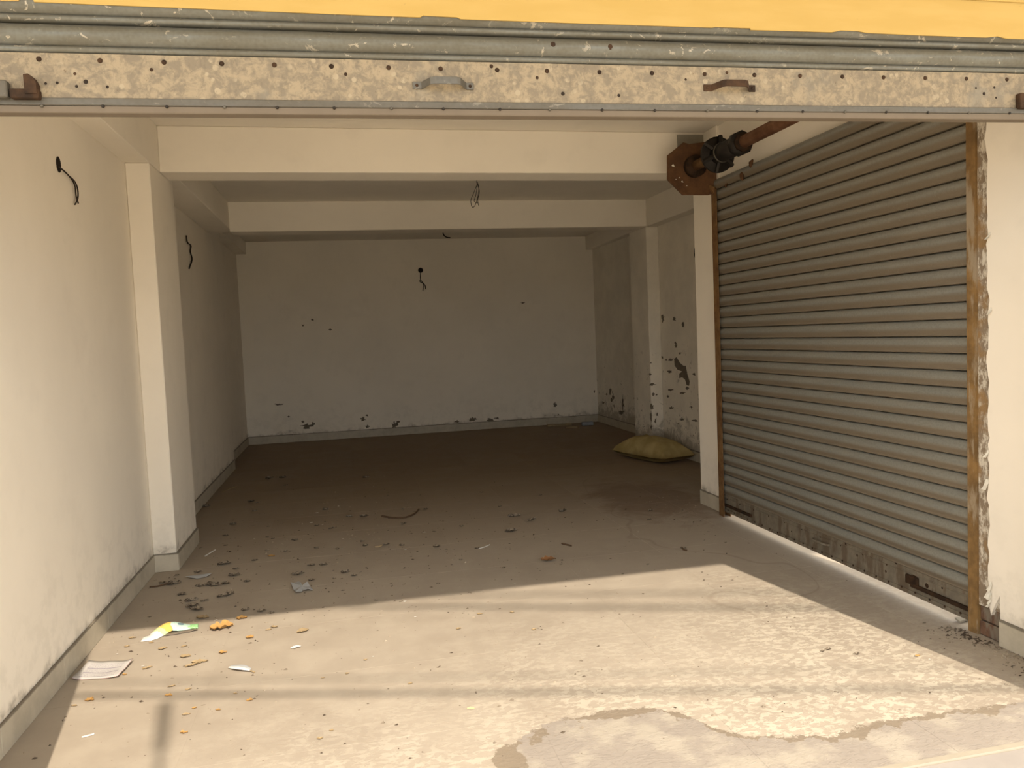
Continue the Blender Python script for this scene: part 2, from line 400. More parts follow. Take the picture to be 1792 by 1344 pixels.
# floor: slab with laid tiles
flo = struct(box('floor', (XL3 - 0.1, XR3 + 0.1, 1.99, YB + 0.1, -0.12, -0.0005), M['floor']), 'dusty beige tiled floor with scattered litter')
def tile_mesh(w, d):
    v, f = boxv(0, w, 0, d, -0.006, 0)
    me = bpy.data.meshes.new('tile'); me.from_pydata(v, [], f)
    bm = bmesh.new(); bm.from_mesh(me); bmesh.ops.recalc_face_normals(bm, faces=bm.faces)
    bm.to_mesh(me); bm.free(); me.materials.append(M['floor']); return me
TM = {}
rng = random.Random(4)
G = 0.0016
for j in range(16):
    y0 = 1.99 + 0.6 * j; y1 = min(y0 + 0.6, YB)
    ym = (y0 + y1) / 2
    xa, xb = (XL1, 2.575) if ym < 5.5 else ((XL2, XR2) if ym < 8.6 else (XL3, XR3))
    for k in range(-3, 7):
        x0, x1 = max(-0.012 + 0.6 * k, xa), min(-0.012 + 0.6 * (k + 1), xb)
        if x1 - x0 < 0.03 or y1 - y0 < 0.05: continue
        key = (round(x1 - x0 - G, 4), round(y1 - y0 - G, 4))
        if key not in TM: TM[key] = tile_mesh(*key)
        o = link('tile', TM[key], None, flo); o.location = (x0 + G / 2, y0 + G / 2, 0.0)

# skirting tiles
def skirting(name, label, runs, h=0.11):
    root = None
    for (xa, ya, xb, yb, nx, ny) in runs:          # run along wall, normal (nx, ny) points into the room
        L = math.hypot(xb - xa, yb - ya); t = 0.0
        ux, uy = (xb - xa) / L, (yb - ya) / L
        while t < L - 0.01:
            e = min(t + 0.6, L); g = 0.0012
            p = [(xa + ux * (t + g), ya + uy * (t + g)), (xa + ux * (e - g), ya + uy * (e - g))]
            xs = [p[0][0], p[1][0], p[0][0] + nx * 0.011, p[1][0] + nx * 0.011]
            ys = [p[0][1], p[1][1], p[0][1] + ny * 0.011, p[1][1] + ny * 0.011]
            hh = h + rng.uniform(-0.002, 0.002)
            if root is None:
                r = bpy.data.objects.new(name, None); COL.objects.link(r); r.location = (xa, ya, 0); r['o'] = (xa, ya, 0.0)
                root = struct(r, label)
            box('skirting_tile', (min(xs), max(xs), min(ys), max(ys), 0.0005, hh), M['skirt'], root, bev=0.0015)
            t = e
skirting('baseboard_left', 'cream tile skirting along the left wall and its pillar',
         [(XL1, 2.24, XL1, 4.984, 1, 0), (XL1 + 0.0, 4.995, PIL + 0.011, 4.995, 0, -1), (PIL, 4.995, PIL, 5.655, 1, 0),
          (XL2, 5.66, XL2, 8.94, 1, 0), (XL3, 8.96, XL3, YB - 0.012, 1, 0)])
skirting('baseboard_back', 'cream tile skirting along the back wall', [(XL3, YB, XR3, YB, 0, -1)])
skirting('baseboard_right', 'cream tile skirting of the right wall and pillars',
         [(XR1, 2.25, XR1, 2.612, -1, 0), (2.60, 5.075, 2.60, 5.45, -1, 0), (XR2, 5.63, XR2, 7.95, -1, 0), (3.24, 7.98, 3.24, 8.47, -1, 0),
          (3.25, 7.97, XR2 - 0.012, 7.97, 0, -1), (XR3, 8.5, XR3, YB - 0.012, -1, 0)])

# broken plaster end of the right wall beside the rail
rng = random.Random(9)
n = N('broken_plaster_edge'); p = n.pos(); f = n.noise(n.scale(p, (1, 1, 0.5)), 30, 6, 0.75); f2 = n.noise(p, 9, 5)
col = n.mix(n.step(f, 0.45, 0.6), (0.26, 0.20, 0.14), (0.66, 0.60, 0.50)); col = n.mix(n.step(f2, 0.5, 0.65), col, (0.30, 0.19, 0.09))
n.bump(f, 0.8, 0.01); M['broken'] = n.out(col, 0.95)
core = struct(boxes('wall_right', [(XR1 + 0.012, 2.80, 2.24, 2.735, 0.13, 2.745)], M['broken']), 'ragged wall end beside the rusty rail')
edge = []
z = 0.205
while z < 2.745:
    edge.append((2.672 + 0.014 * mnoise.noise(Vector((z * 9, 3, 1))) + 0.010 * mnoise.noise(Vector((z * 31, 7, 2))) + 0.012 * max(0, (z - 1.6)), z)); z += 0.028
poly = [(2.24, 0.0), (2.614, 0.0), (2.614, 0.11), (2.617, 0.205), (2.64, 0.16), (2.66, 0.11), (2.668, 0.14)] + edge + [(edge[-1][0], 2.745), (2.24, 2.745)]
prism('plaster_coat', poly, 'x', XR1, XR1 + 0.03, M['wall'], core)
# exposed brick courses under the break
bz = 0.0
for k, (y0, y1, z0, z1) in enumerate([(2.616, 2.735, 0.002, 0.062), (2.63, 2.735, 0.066, 0.128)]):
    box('brick', (XR1 + 0.012 + 0.004 * k, 2.78, y0, y1, z0, z1), M['brick'], core, bev=0.005)
for k in range(9):   # curled flakes of limewash along the break
    z = 0.16 + 0.02 * k + rng.uniform(0, 0.02) if k < 5 else rng.uniform(0.4, 2.0)
    y = 2.672 + rng.uniform(-0.02, 0.006); sx = rng.uniform(0.008, 0.018)
    V = []
    for a in range(4):
        for b in range(3):
            V.append((XR1 - 0.001 - 0.004 * a * a * 0.5 - rng.uniform(0, 0.003), y + (b - 1) * sx * (0.4 + 0.1 * a), z + a * sx * 0.8 * (-1)))
    F = [(a * 3 + b, a * 3 + b + 1, a * 3 + b + 4, a * 3 + b + 3) for a in range(3) for b in range(2)]
    mk('plaster_flake', V, F, M['white_flake'], core)

# grey patch above the roller bracket
pa, pb = on_y(1185, 236, 5.262), on_y(1250, 258, 5.262)
prism('grey_patch', [(pa.x, pa.z), (pb.x, pa.z + 0.004), (pb.x, pb.z - 0.02), (pa.x + 0.03, pb.z - 0.02), (pa.x, pb.z)], 'y', 5.258, 5.266, M['cement'],
      [o for o in bpy.data.objects if o.name == 'ceiling_beam'][0])

# sill, street, side ground
sill = struct(box('doorstep', (XL1 - 0.25, 2.80, 1.45, 1.968, -0.2, -0.004), M['stone'], bev=0.006), 'grey stone doorstep outside the sill line')
struct(box('sill_joint', (XL1 - 0.2, 2.62, 1.968, 1.99, -0.12, 0.0015), M['sillline']), 'pale cement joint between doorstep and floor')
struct(box('street', (-40, 40, -60, 1.45, -0.3, -0.2), M['street']), 'pale concrete street')
struct(box('side_pavement', (2.80, 40, 1.45, 40, -0.3, -0.015), M['street']), 'sunlit pavement outside the side shutter')
struct(box('side_sill', (2.575, 2.80, 2.735, 5.06, -0.12, -0.001), M['sillline']), 'pale cement sill under the side shutter')

# ------------------------------------------------------------------ laths
LATH = [(0.0, -0.012), (0.03, 0.001), (0.08, 0.0065), (0.16, 0.009), (0.24, 0.007), (0.275, 0.0025), (0.31, 0.0065),
        (0.42, 0.014), (0.56, 0.019), (0.70, 0.0185), (0.83, 0.0135), (0.93, 0.006), (0.975, 0.0), (1.0, -0.012)]
LATH_IN = [(0.0, -0.014), (0.035, 0.0), (0.05, 0.006), (0.09, 0.0075), (0.125, 0.006), (0.16, 0.0065), (0.28, 0.0105),
           (0.42, 0.0175), (0.56, 0.021), (0.70, 0.0195), (0.84, 0.0135), (0.94, 0.006), (0.965, 0.0), (1.0, -0.014)]
def lath_mesh(length, pitch, mat, nseg=1, LATH=LATH):
    """runs along local +X from 0..length, height along Z 0..pitch, bulges towards -Y"""
    k = len(LATH); V, F = [], []
    for s in range(nseg + 1):
        x = length * s / nseg
        for q, d in LATH: V.append((x, -d, q * pitch))
        for q, d in reversed(LATH): V.append((x, -d + 0.0014, q * pitch))
    m2 = 2 * k
    for s in range(nseg):
        for i in range(m2):
            a, b = s * m2 + i, s * m2 + (i + 1) % m2
            F.append((a, b, b + m2, a + m2))
    F.append(tuple(range(m2))); F.append(tuple(nseg * m2 + i for i in reversed(range(m2))))
    me = bpy.data.meshes.new('lath'); me.from_pydata(V, [], F)
    bm = bmesh.new(); bm.from_mesh(me); bmesh.ops.recalc_face_normals(bm, faces=bm.faces); bm.to_mesh(me); bm.free()
    me.shade_smooth(); me.set_sharp_from_angle(angle=math.radians(50)); me.materials.append(mat)
    return me

# ------------------------------------------------------------------ front shutter (rolled up)
SC, SY = 0.71, YF
fs = bpy.data.objects.new('roller_shutter', None); COL.objects.link(fs)
fs.location = (SC, SY, 1.949); fs.rotation_euler = (0, -0.0101, 0)
tag(fs, 'rolled-up shop shutter with lime-spattered bottom plate hanging across the wide doorway', 'shutter', 'roller shutters')
inv = (Matrix.Translation(fs.location) @ Matrix.Rotation(-0.0101, 4, 'Y')).inverted()
def sp(px, py, dy=0.0):
    v = inv @ on_y(px, py, SY + dy); return v
HALF = (XJR - XJL) / 2 + 0.0
xl, xr = XJL - SC + 0.01, XJR - SC - 0.01
def lb(name, b, mat, bev=0.0, parent=None, seg=1):
    o = box(name, b, mat, None, bev, seg); o.parent = parent or fs; return o
lip = lb('bottom_lip', (xl, xr, -0.008, 0.03, 0.0, 0.018), M['lip'], 0.002)
strip = lb('bottom_angle', (xl, xr, -0.011, 0.006, 0.0175, 0.0355), M['strip'], 0.0015)
plate = lb('bottom_plate', (xl, xr, -0.006, 0.006, 0.035, 0.143), M['bar'], 0.001)
PITCH = 0.0738
me_l = lath_mesh(xr - xl, PITCH, M['galv'], 1)
for k in range(4):
    o = link('lath', me_l, None, fs); o.location = (xl, 0.003, 0.142 + PITCH * k)
def rivet(name, v, r, h, mat, parent):
    V, F = [], []
    for (rr, d) in ((r, 0), (r * 0.85, h * 0.65), (r * 0.4, h)):
        for a in range(10):
            t = a * math.pi / 5; V.append((v.x + rr * math.cos(t), v.y - d, v.z + rr * math.sin(t)))
    for q in range(2):
        for a in range(10): F.append((q * 10 + a, q * 10 + (a + 1) % 10, q * 10 + 10 + (a + 1) % 10, q * 10 + 10 + a))
    F.append(tuple(20 + a for a in range(10)))
    o = mk(name, V, F, mat, None, smooth=True); o.parent = parent; return o
RX = [68, 175, 287, 388, 480, 580, 680, 771, 870, 957, 1049, 1141, 1233, 1320, 1400, 1474, 1546, 1619, 1691, 1762]
for i, x in enumerate(RX):
    y = 103 + (x - 68) * (139 - 103) / (1762 - 68) + 2.5 * math.sin(math.pi * x / 1792)
    v = sp(x, y, -0.006); rivet('rivet', Vector((v.x, -0.0055, v.z)), 0.0066, 0.004, M['rust'], fs)
    v = sp(x + 5, 184 + (x - 68) * 13 / 1700 + 1, -0.011); rivet('bolt', Vector((v.x, -0.0105, v.z)), 0.0042, 0.004, M['black'] if i % 3 else M['strip'], fs)
for (x, y, r) in [(131, 129, 0.004), (100, 145, 0.004), (80, 146, 0.0035), (134, 151, 0.004), (150, 143, 0.006), (265, 122, 0.005), (188, 152, 0.004), (605, 130, 0.005),
                  (940, 136, 0.005), (985, 164, 0.006), (1083, 167, 0.005), (1272, 127, 0.005), (1200, 139, 0.004), (1708, 154, 0.004), (1722, 164, 0.006), (1740, 153, 0.004), (1743, 171, 0.004), (968, 78, 0.008), (1068, 82, 0.008), (860, 116, 0.006)]:
    dy = -0.0155 if y < 90 else -0.006
    v = sp(x, y, dy); rivet('rust_spot', Vector((v.x, dy + 0.0004, v.z)), r, 0.0012, M['hole'] if r < 0.0065 and y > 140 else M['rust'], fs)
def strap_handle(px0, px1, py, mat, name='handle'):
    a, b = sp(px0, py + 6, -0.01), sp(px1, py + 6, -0.01)
    # flat strap: foot, riser, grip, riser, foot
    w = 0.0095
    L = b.x - a.x
    prof = [(0, 0.0), (0.14, 0.0), (0.20, 0.012), (0.27, 0.028), (0.34, 0.032), (0.70, 0.032), (0.76, 0.028), (0.83, 0.012), (0.88, 0.0), (1.0, 0.0)]
    V, F = [], []
    for (t, d) in prof:
        x = a.x + L * t; z = (a.z + b.z) / 2 + 0.0045 * (d / 0.032)
        for (dy, dz) in ((0, -w), (0, w), (-0.004, w), (-0.004, -w)): V.append((x, -0.006 - d + dy, z + dz))
    for i in range(len(prof) - 1):
        for k in range(4): F.append((i * 4 + k, i * 4 + (k + 1) % 4, i * 4 + 4 + (k + 1) % 4, i * 4 + 4 + k))
    F += [(3, 2, 1, 0), tuple(len(prof) * 4 - 4 + k for k in range(4))]
    o = mk(name, V, F, mat); o.parent = fs
    bm = bmesh.new(); bm.from_mesh(o.data); bmesh.ops.bevel(bm, geom=bm.edges[:], offset=0.0008, segments=1, affect='EDGES'); bm.to_mesh(o.data); bm.free()
    for t in (0.07, 0.94):
        r = rivet('handle_rivet', Vector((a.x + L * t, -0.0098, (a.z + b.z) / 2)), 0.0045, 0.003, M['rust'], o)
    return o
h1 = strap_handle(722, 829, 144, M['strip']); h1['label'] = 'galvanised grey pull handle'
h2 = strap_handle(1232, 1322, 148, M['rust']); h2['label'] = 'rust-brown pull handle'
# left hasp and pin
a, b = sp(20, 173, -0.02), sp(69, 157, -0.02)
hasp = lb('hasp', (a.x, b.x, -0.03, -0.006, a.z, b.z), M['rust'], 0.002)
a, b = sp(47, 166, -0.02), sp(65, 132, -0.02)
q = [(a.x, a.z), (b.x, a.z), (b.x, a.z + (b.z - a.z) * 0.55), (a.x + (b.x - a.x) * 0.75, a.z + (b.z - a.z) * 0.85), (a.x + (b.x - a.x) * 0.4, b.z), (a.x, b.z - 0.002)]
o = prism('hasp_tab', q, 'y', -0.034, -0.006, M['rust']); o.parent = hasp
a, b = sp(-22, 172, -0.02), sp(14, 141, -0.02)
lb('lock_staple', (a.x, b.x, -0.03, -0.006, a.z, b.z), M['strip'], 0.007, seg=3)
a, b = sp(1783, 190, -0.02), sp(1812, 163, -0.02)
o = lb('hasp', (a.x, b.x, -0.026, -0.006, a.z, b.z), M['rust'], 0.006, seg=2)

# yellow hood sheet above the shutter with a ragged lower edge
hv = [(0, 2), (33, 2), (35, -4), (58, -4), (60, 4), (300, 14), (600, 26), (735, 31), (740, 28), (800, 31), (806, 34), (1000, 41), (1246, 49), (1252, 48), (1312, 50), (1313, 53), (1455, 57), (1470, 54), (1500, 55), (1516, 58), (1600, 62), (1725, 66), (1745, 64), (1760, 68), (1792, 69)]
hood = thing('shutter_hood', (SC, 2.098, 2.2), 'bright yellow painted sheet hood covering the top of the wide doorway shutter', 'hood')
pl = [(-1.25, 2.195), (-0.9, 2.196)] + [(on_y(x, y, 2.098).x, on_y(x, y, 2.098).z) for x, y in hv] + [(2.385, 2.216), (2.8, 2.217), (2.8, 2.75), (-1.25, 2.75)]
prism('front_sheet', pl, 'y', 2.095, 2.0985, M['yellow'], hood)
box('upper_sheet', (-1.25, 2.8, 2.0905, 2.0945, 2.317, 2.75), M['yellow'], hood, bev=0.001)
box('top_cover', (-1.25, 2.8, 2.095, 2.17, 2.75, 2.765), M['yellow'], hood)

# guide rails of the front shutter beside the opening
for x0, x1, lab in ((XJL - 0.03, XJL + 0.035, 'rusty guide rail on the left pier of the wide doorway'), (XJR - 0.035, XJR + 0.03, 'rusty guide rail on the right pier of the wide doorway')):
    o = boxes('guide_rail', [(x0, x1, 2.1, 2.104, 0.0, 2.19), (x0, x1, 2.136, 2.14, 0.0, 2.19), ((x0, x0 + 0.004) if x0 < 0 else (x1 - 0.004, x1)) + (2.104, 2.136, 0.0, 2.19)], M['rust_rail'])
    tag(o, lab, 'rail')

# ------------------------------------------------------------------ side shutter (closed)
SX = 2.578
ss = thing('roller_shutter', (SX, 3.9, 0.0), 'closed dusty grey shutter filling the side opening between the pillar and the right wall', 'shutter', 'roller shutters')
Y0, Y1 = 2.752, 5.035
me_s = lath_mesh(Y1 - Y0, PITCH, M['galv_dusty'], 1, LATH_IN)
for k in range(30):
    o = link('lath', me_s, None, ss)
    # local +X -> world -Y?  rotate so the bulge (-Y local) faces into the room (-X world)
    o.rotation_euler = (0, 0, -math.pi / 2)
    o.location = (0.002 * mnoise.noise(Vector((k * 1.7, 0, 0))), Y1 - 3.9, 0.154 + PITCH * k)
z0 = 0.032
pb_ = box('bottom_plate', (SX - 0.004, SX + 0.004, Y0, Y1, z0, 0.156), M['plate_dusty'], ss, bev=0.001)
box('bottom_angle', (SX - 0.009, SX + 0.006, Y0, Y1, z0, z0 + 0.02), M['plate_dusty'], ss, bev=0.0015)
box('plate_fold', (SX - 0.008, SX - 0.003, Y0, Y1, 0.132, 0.139), M['plate_dusty'], ss, bev=0.002)
def xrivet(name, y, z, r, h, mat, par, x=SX - 0.004):
    V, F = [], []
    for (rr, d) in ((r, 0), (r * 0.85, h * 0.65), (r * 0.4, h)):
        for a in range(8):
            t = a * math.pi / 4; V.append((x - d, y + rr * math.cos(t), z + rr * math.sin(t)))
    for q in range(2):
        for a in range(8): F.append((q * 8 + a, q * 8 + (a + 1) % 8, q * 8 + 8 + (a + 1) % 8, q * 8 + 8 + a))
    F.append(tuple(16 + a for a in range(8)))
    return mk(name, V, F, mat, par, smooth=True)
for k in range(24):
    y = 2.85 + k * 0.092
    xrivet('bolt', y, z0 + 0.018 + 0.002 * math.sin(k * 5), 0.006, 0.004, M['rust'], ss, SX - 0.009)
    if k % 2: xrivet('rivet', y + 0.02, 0.125 + 0.006 * math.sin(k * 3), 0.005, 0.003, M['rust'], ss)
for (px, py, r) in [(1478, 905, 0.006), (1500, 972, 0.007), (1600, 1012, 0.02), (1568, 985, 0.008), (1480, 952, 0.006), (1550, 1000, 0.007), (1622, 1025, 0.012), (1385, 930, 0.005)]:
    v = on_x(px, py, SX - 0.004); xrivet('rust_spot', v.y, v.z, r, 0.0012, M['rust'], ss)
# pull handle of the side shutter
v = on_x(1437, 949, SX - 0.01)
tube('handle', smoothpts([(SX - 0.004, v.y + 0.07, v.z), (SX - 0.03, v.y + 0.055, v.z + 0.004), (SX - 0.034, v.y, v.z + 0.005), (SX - 0.03, v.y - 0.055, v.z + 0.004), (SX - 0.004, v.y - 0.07, v.z)], 4), 0.0075, M['plate_dusty'], ss)
# sliding bolts at both ends
def slide_bolt(ya, yb, z, zc, lab):
    o = box('sliding_bolt', (SX - 0.022, SX - 0.008, min(ya, yb), max(ya, yb), z - 0.009, z + 0.009), M['rust'], ss, bev=0.002); o['label'] = lab
    mid = (ya + yb) / 2
    for yy in (mid - 0.03, mid + 0.05):
        box('bolt_staple', (SX - 0.03, SX - 0.004, yy - 0.009, yy + 0.009, z - 0.018, z + 0.018), M['rust'], o, bev=0.003)
    tube('bolt_knob', [(SX - 0.02, mid, z), (SX - 0.05, mid, z + 0.004), (SX - 0.055, mid, z - 0.025)], 0.006, M['rust'], o)
    return o
va, vb = on_x(1594, 1024, SX - 0.015), on_x(1692, 1067, SX - 0.015)
slide_bolt(va.y, 2.76, 0.085, 0, 'rusty sliding bolt')
box('lock_cover', (SX - 0.018, SX - 0.004, 3.105, 3.185, 0.085, 0.128), M['rust'], ss, bev=0.003)
vc = on_x(1312, 900, SX - 0.015)
slide_bolt(vc.y - 0.02, 5.02, 0.085, 0, 'rusty sliding bolt')
# mud nest clods and hanging bits on the top laths
for (px, py, s) in [(1300, 308, 0.03), (1316, 287, 0.028), (1272, 325, 0.015)]:
    v = on_x(px, py, SX - 0.014); V, F = tubev([(v.x + 0.006, v.y, v.z + s), (v.x - 0.006, v.y + 0.004, v.z + s * 0.3), (v.x - 0.008, v.y, v.z - s * 0.3), (v.x + 0.006, v.y + 0.01, v.z - s)], [s * 0.2, s * 0.5, s * 0.45, s * 0.15], 7)
    mk('dirt_clod', V, F, M['rust_plate'], ss)

# guide rails of the side shutter
def channel(name, x0, ya, yb, z0_, z1_, mat, open_plus, label):
    t = 0.004
    bl = [(x0 - 0.03, x0 - 0.026, ya, yb, z0_, z1_), (x0 + 0.018, x0 + 0.022, ya, yb, z0_, z1_)]
    bl.append((x0 - 0.026, x0 + 0.018) + ((ya, ya + t) if open_plus else (yb - t, yb)) + (z0_, z1_))
    o = boxes(name, bl, mat); tag(o, label, 'rail', 'guide rails of the side shutter'); return o
channel('guide_rail', SX + 0.0, 2.735, 2.785, 0.0, 2.36, M['rust_rail'], True, 'ochre rusty guide rail against the ragged plaster of the right wall')
channel('guide_rail', SX + 0.0, 4.985, 5.058, 0.0, 2.29, M['rust_rail_dark'], False, 'brown rusty guide rail against the white pillar')
v = on_x(1263, 352, SX - 0.03)
V, F = tubev([(SX - 0.02, 5.02, 2.27), (SX - 0.03, 5.03, 2.30), (SX - 0.045, 5.05, 2.325)], [0.018, 0.022, 0.012], 6)
o = mk('rail_end', V, F, M['rust_rail_dark']); o.parent = bpy.data.objects['guide_rail.003'] if 'guide_rail.003' in bpy.data.objects else None

# ------------------------------------------------------------------ roller shaft, bracket and spring
PY = 5.04
rs = thing('roller_shaft', (2.42, PY, 2.453), 'rusty shutter shaft with octagonal bracket plate and black spring drum above the side shutter', 'shaft')
pp = [on_y(x, y, PY) for x, y in [(1168, 272), (1196, 249), (1206, 252), (1246, 247), (1254, 300), (1253, 338), (1240, 341), (1195, 341), (1168, 314)]]
prism('bracket_plate', [(min(p.x, 2.598), p.z) for p in pp], 'y', PY, PY + 0.012, M['rust_plate'], rs)
c0 = on_y(1214, 292, PY)
sx_, sz_ = c0.x, c0.z
def disc(name, y0, y1, r, mat, parent, n=20): return tube(name, [(sx_, y0, sz_), (sx_, y1, sz_)], r, mat, parent, n)
disc('bearing', PY - 0.05, PY, 0.075, M['rust'], rs)
disc('axle', PY - 0.42, PY - 0.01, 0.035, M['rust_rail_dark'], rs)
disc('spring_cup', PY - 0.36, PY - 0.34, 0.115, M['black'], rs, 24)
disc('spring_drum', PY - 0.62, PY - 0.36, 0.06, M['black'], rs, 20)
disc('cup_band', PY - 0.425, PY - 0.41, 0.064, M['strip'], rs, 20)
for k in range(6):
    t = k * math.pi / 3 + 0.4
    tube('cup_spoke', [(sx_ + 0.05 * math.cos(t), PY - 0.385, sz_ + 0.05 * math.sin(t)), (sx_ + 0.118 * math.cos(t), PY - 0.365, sz_ + 0.118 * math.sin(t))], 0.016, M['black'], rs, 6)
disc('flange', PY - 0.67, PY - 0.62, 0.075, M['black'], rs, 8)
disc('flange', PY - 0.70, PY - 0.67, 0.058, M['rust'], rs, 8)
tube('shaft_pipe', [(sx_, PY - 0.68, sz_), (sx_, 2.42, sz_)], 0.04, M['rust_pipe'], rs, 8)
prism('bracket_plate', [(2.30, 2.33), (2.598, 2.33), (2.598, 2.62), (2.38, 2.62), (2.28, 2.52), (2.28, 2.40)], 'y', 2.40, 2.412, M['rust_plate'], rs)
for (px, py, s) in [(1178, 290, 0.012), (1194, 318, 0.008), (1189, 311, 0.005), (1183, 314, 0.004), (1202, 325, 0.004)]:
    v = on_y(px, py, PY - 0.001); prism('lime_spot', [(v.x - s, v.z), (v.x, v.z + s), (v.x + s, v.z - s * 0.6), (v.x - s * 0.2, v.z - s * 0.4)], 'y', PY - 0.0015, PY, M['white_flake'], rs)

# ------------------------------------------------------------------ wires
def wire(label, loc, paths, hole=None, hr=0.03, axis='x', r=0.0035, group='wires hanging from the walls and beams'):
    t = thing('hanging_wire', loc, label, 'wire', group)
    for p in paths: tube('strand', smoothpts(p, 5), r, M['wire'], t, 6)
    if hole is not None:
        c = Vector(hole); k = 12; V = []
        for q in range(2):
            for a in range(k):
                u, w = hr * math.cos(a * 2 * math.pi / k) * (0.75 if axis == 'x' else 1), hr * math.sin(a * 2 * math.pi / k)
                V.append(c + (Vector((0.003 * q, u, w)) if axis == 'x' else Vector((u, -0.003 * q, w))))
        F = [tuple(range(k)), tuple(range(k, 2 * k))] + [(i, (i + 1) % k, k + (i + 1) % k, k + i) for i in range(k)]
        mk('junction_hole', V, F, M['hole'], t)
    return t
X1 = XL1 + 0.012
g = lambda px, py: on_x(px, py, X1)
wire('black wire dangling from a dark hole high on the wall left of the doorway pillar', g(103, 290),
     [[g(103, 292), g(113, 300), g(124, 312), g(131, 325), g(133, 342), g(137, 356)], [g(122, 309), g(131, 318), g(136, 332), g(136, 348), g(131, 358)]], on_x(102, 288, XL1 + 0.001), 0.036)
X2 = XL2 + 0.012
g = lambda px, py: on_x(px, py, X2)
wire('short black wire hanging on the shaded left wall behind the pillar', g(326, 412), [[g(326, 412), g(328, 424), g(334, 430), g(333, 440), g(336, 454), g(331, 470)]], r=0.006)
BYP = 5.50
g = lambda px, py: on_y(px, py, BYP)
wire('tangled loop of thin wire hanging under the white cross beam', g(834, 320),
     [[g(834, 316), g(838, 328), g(836, 345), g(831, 360), g(826, 362), g(824, 350), g(829, 338), g(834, 325)], [g(834, 318), g(839, 335), g(836, 350), g(838, 360)], [g(835, 320), g(833, 340), g(830, 352), g(836, 355)]], r=0.0025)
g = lambda px, py: on_y(px, py, YB - 0.02)
wire('twin wires hanging from a round dark socket on the back wall', g(736, 473),
     [[g(736, 475), g(736, 489), g(741, 497), g(740, 509)], [g(736, 489), g(735, 493), g(743, 498), g(745, 506)]], on_y(736, 473, YB - 0.001), 0.036, 'y', r=0.006)
g = lambda px, py: on_y(px, py, 8.9)
c = on_floor(776, 404, CEIL)
g = lambda px, py: on_y(px, py, c.y)
wire('short curved wire end hanging from the ceiling behind the second cross beam', g(776, 405), [[g(775, 402), g(776, 410), g(781, 415), g(788, 416)]], r=0.008)
g = lambda px, py: on_x(px, py, XR2 - 0.015)
wire('thin wire curving on the peeling wall just behind the white pillar', g(1217, 430), [[g(1217, 430), g(1215, 442), g(1217, 452), g(1220, 458)]], r=0.005)

# ------------------------------------------------------------------ peeled patches on the walls
rng = random.Random(21)
def blob(plane, par, px, py, w, h, mat='peel', k=17):
    pts = []
    ph = rng.uniform(0, 9)
    for i in range(k):
        t = 2 * math.pi * i / k
        r = 0.45 + 1.5 * abs(mnoise.noise(Vector((math.cos(t) * 2.2 + ph, math.sin(t) * 2.2, ph)))) + rng.uniform(-0.16, 0.2)
        pts.append((px + w / 2 * r * math.cos(t), py - h / 2 * r * math.sin(t)))
    return patch(plane, par, pts, mat)
def patch(plane, par, pts, mat='peel'):
    ax, c, s = plane
    f = on_x if ax == 'x' else on_y
    P = [f(x, y, c) for x, y in pts]; k = len(P)
    d = Vector((s * 0.0025, 0, 0)) if ax == 'x' else Vector((0, s * 0.0025, 0))
    V = P + [p + d for p in P]
    F = [tuple(range(k)), tuple(range(k, 2 * k))] + [(i, (i + 1) % k, k + (i + 1) % k, k + i) for i in range(k)]
    return mk('peeled_patch', V, F, M[mat], par)
BK = ('y', YB, -1); R2 = ('x', XR2, -1); R3 = ('x', XR3, -1)
pil2 = [o for o in bpy.data.objects if o.name == 'pillar.002'][0]
P2F = ('y', 7.97, -1); P2S = ('x', 3.24, -1)
for a in [(537, 746, 24, 10), (548, 742, 8, 8), (530, 738, 6, 5), (635, 733, 10, 9), (643, 746, 10, 6), (690, 744, 10, 12), (697, 738, 8, 5), (642, 727, 5, 4), (800, 738, 12, 6), (826, 734, 14, 7), (858, 735, 14, 6), (870, 732, 10, 5),
          (971, 708, 6, 8), (977, 726, 3, 3), (488, 708, 16, 3), (505, 729, 5, 3), (530, 569, 5, 4), (547, 560, 6, 4), (578, 577, 6, 4), (1040, 685, 3, 6), (915, 530, 7, 3)]:
    blob(BK, wb, *a)
for a in [(1068, 685, 4, 14), (1073, 695, 4, 10), (1056, 705, 5, 5), (1090, 705, 4, 26), (1087, 722, 10, 8), (1070, 700, 4, 10), (1062, 690, 3, 6)]: blob(R3, wr3, *a)
patch(R2, wr, [(1180, 628), (1184, 625), (1190, 635), (1196, 640), (1200, 640), (1203, 655), (1207, 668), (1206, 675), (1202, 674), (1199, 664), (1194, 660), (1189, 662), (1189, 654), (1194, 650), (1186, 647), (1181, 640)])
for a in [(1159, 625, 4, 6), (1174, 630, 10, 6), (1172, 650, 10, 5), (1183, 605, 5, 8), (1182, 600, 4, 6), (1180, 558, 6, 8), (1195, 568, 5, 12), (1203, 680, 6, 6), (1173, 682, 12, 4), (1195, 688, 10, 5), (1169, 694, 4, 4), (1175, 714, 8, 4), (1194, 734, 10, 5), (1187, 742, 3, 3), (1217, 736, 10, 6), (1166, 630, 4, 4),
          (1215, 655, 5, 6), (1160, 556, 6, 14), (1210, 712, 4, 3), (1190, 618, 6, 4)]: blob(R2, wr, *a)
for a in [(1139, 635, 5, 3), (1141, 672, 12, 4), (1140, 674, 8, 3), (1138, 655, 5, 4), (1143, 690, 5, 6), (1149, 691, 4, 4), (1141, 713, 8, 12), (1139, 730, 4, 20), (1147, 737, 3, 12), (1140, 748, 4, 10), (1150, 725, 4, 8)]: blob(P2F, pil2, *a)

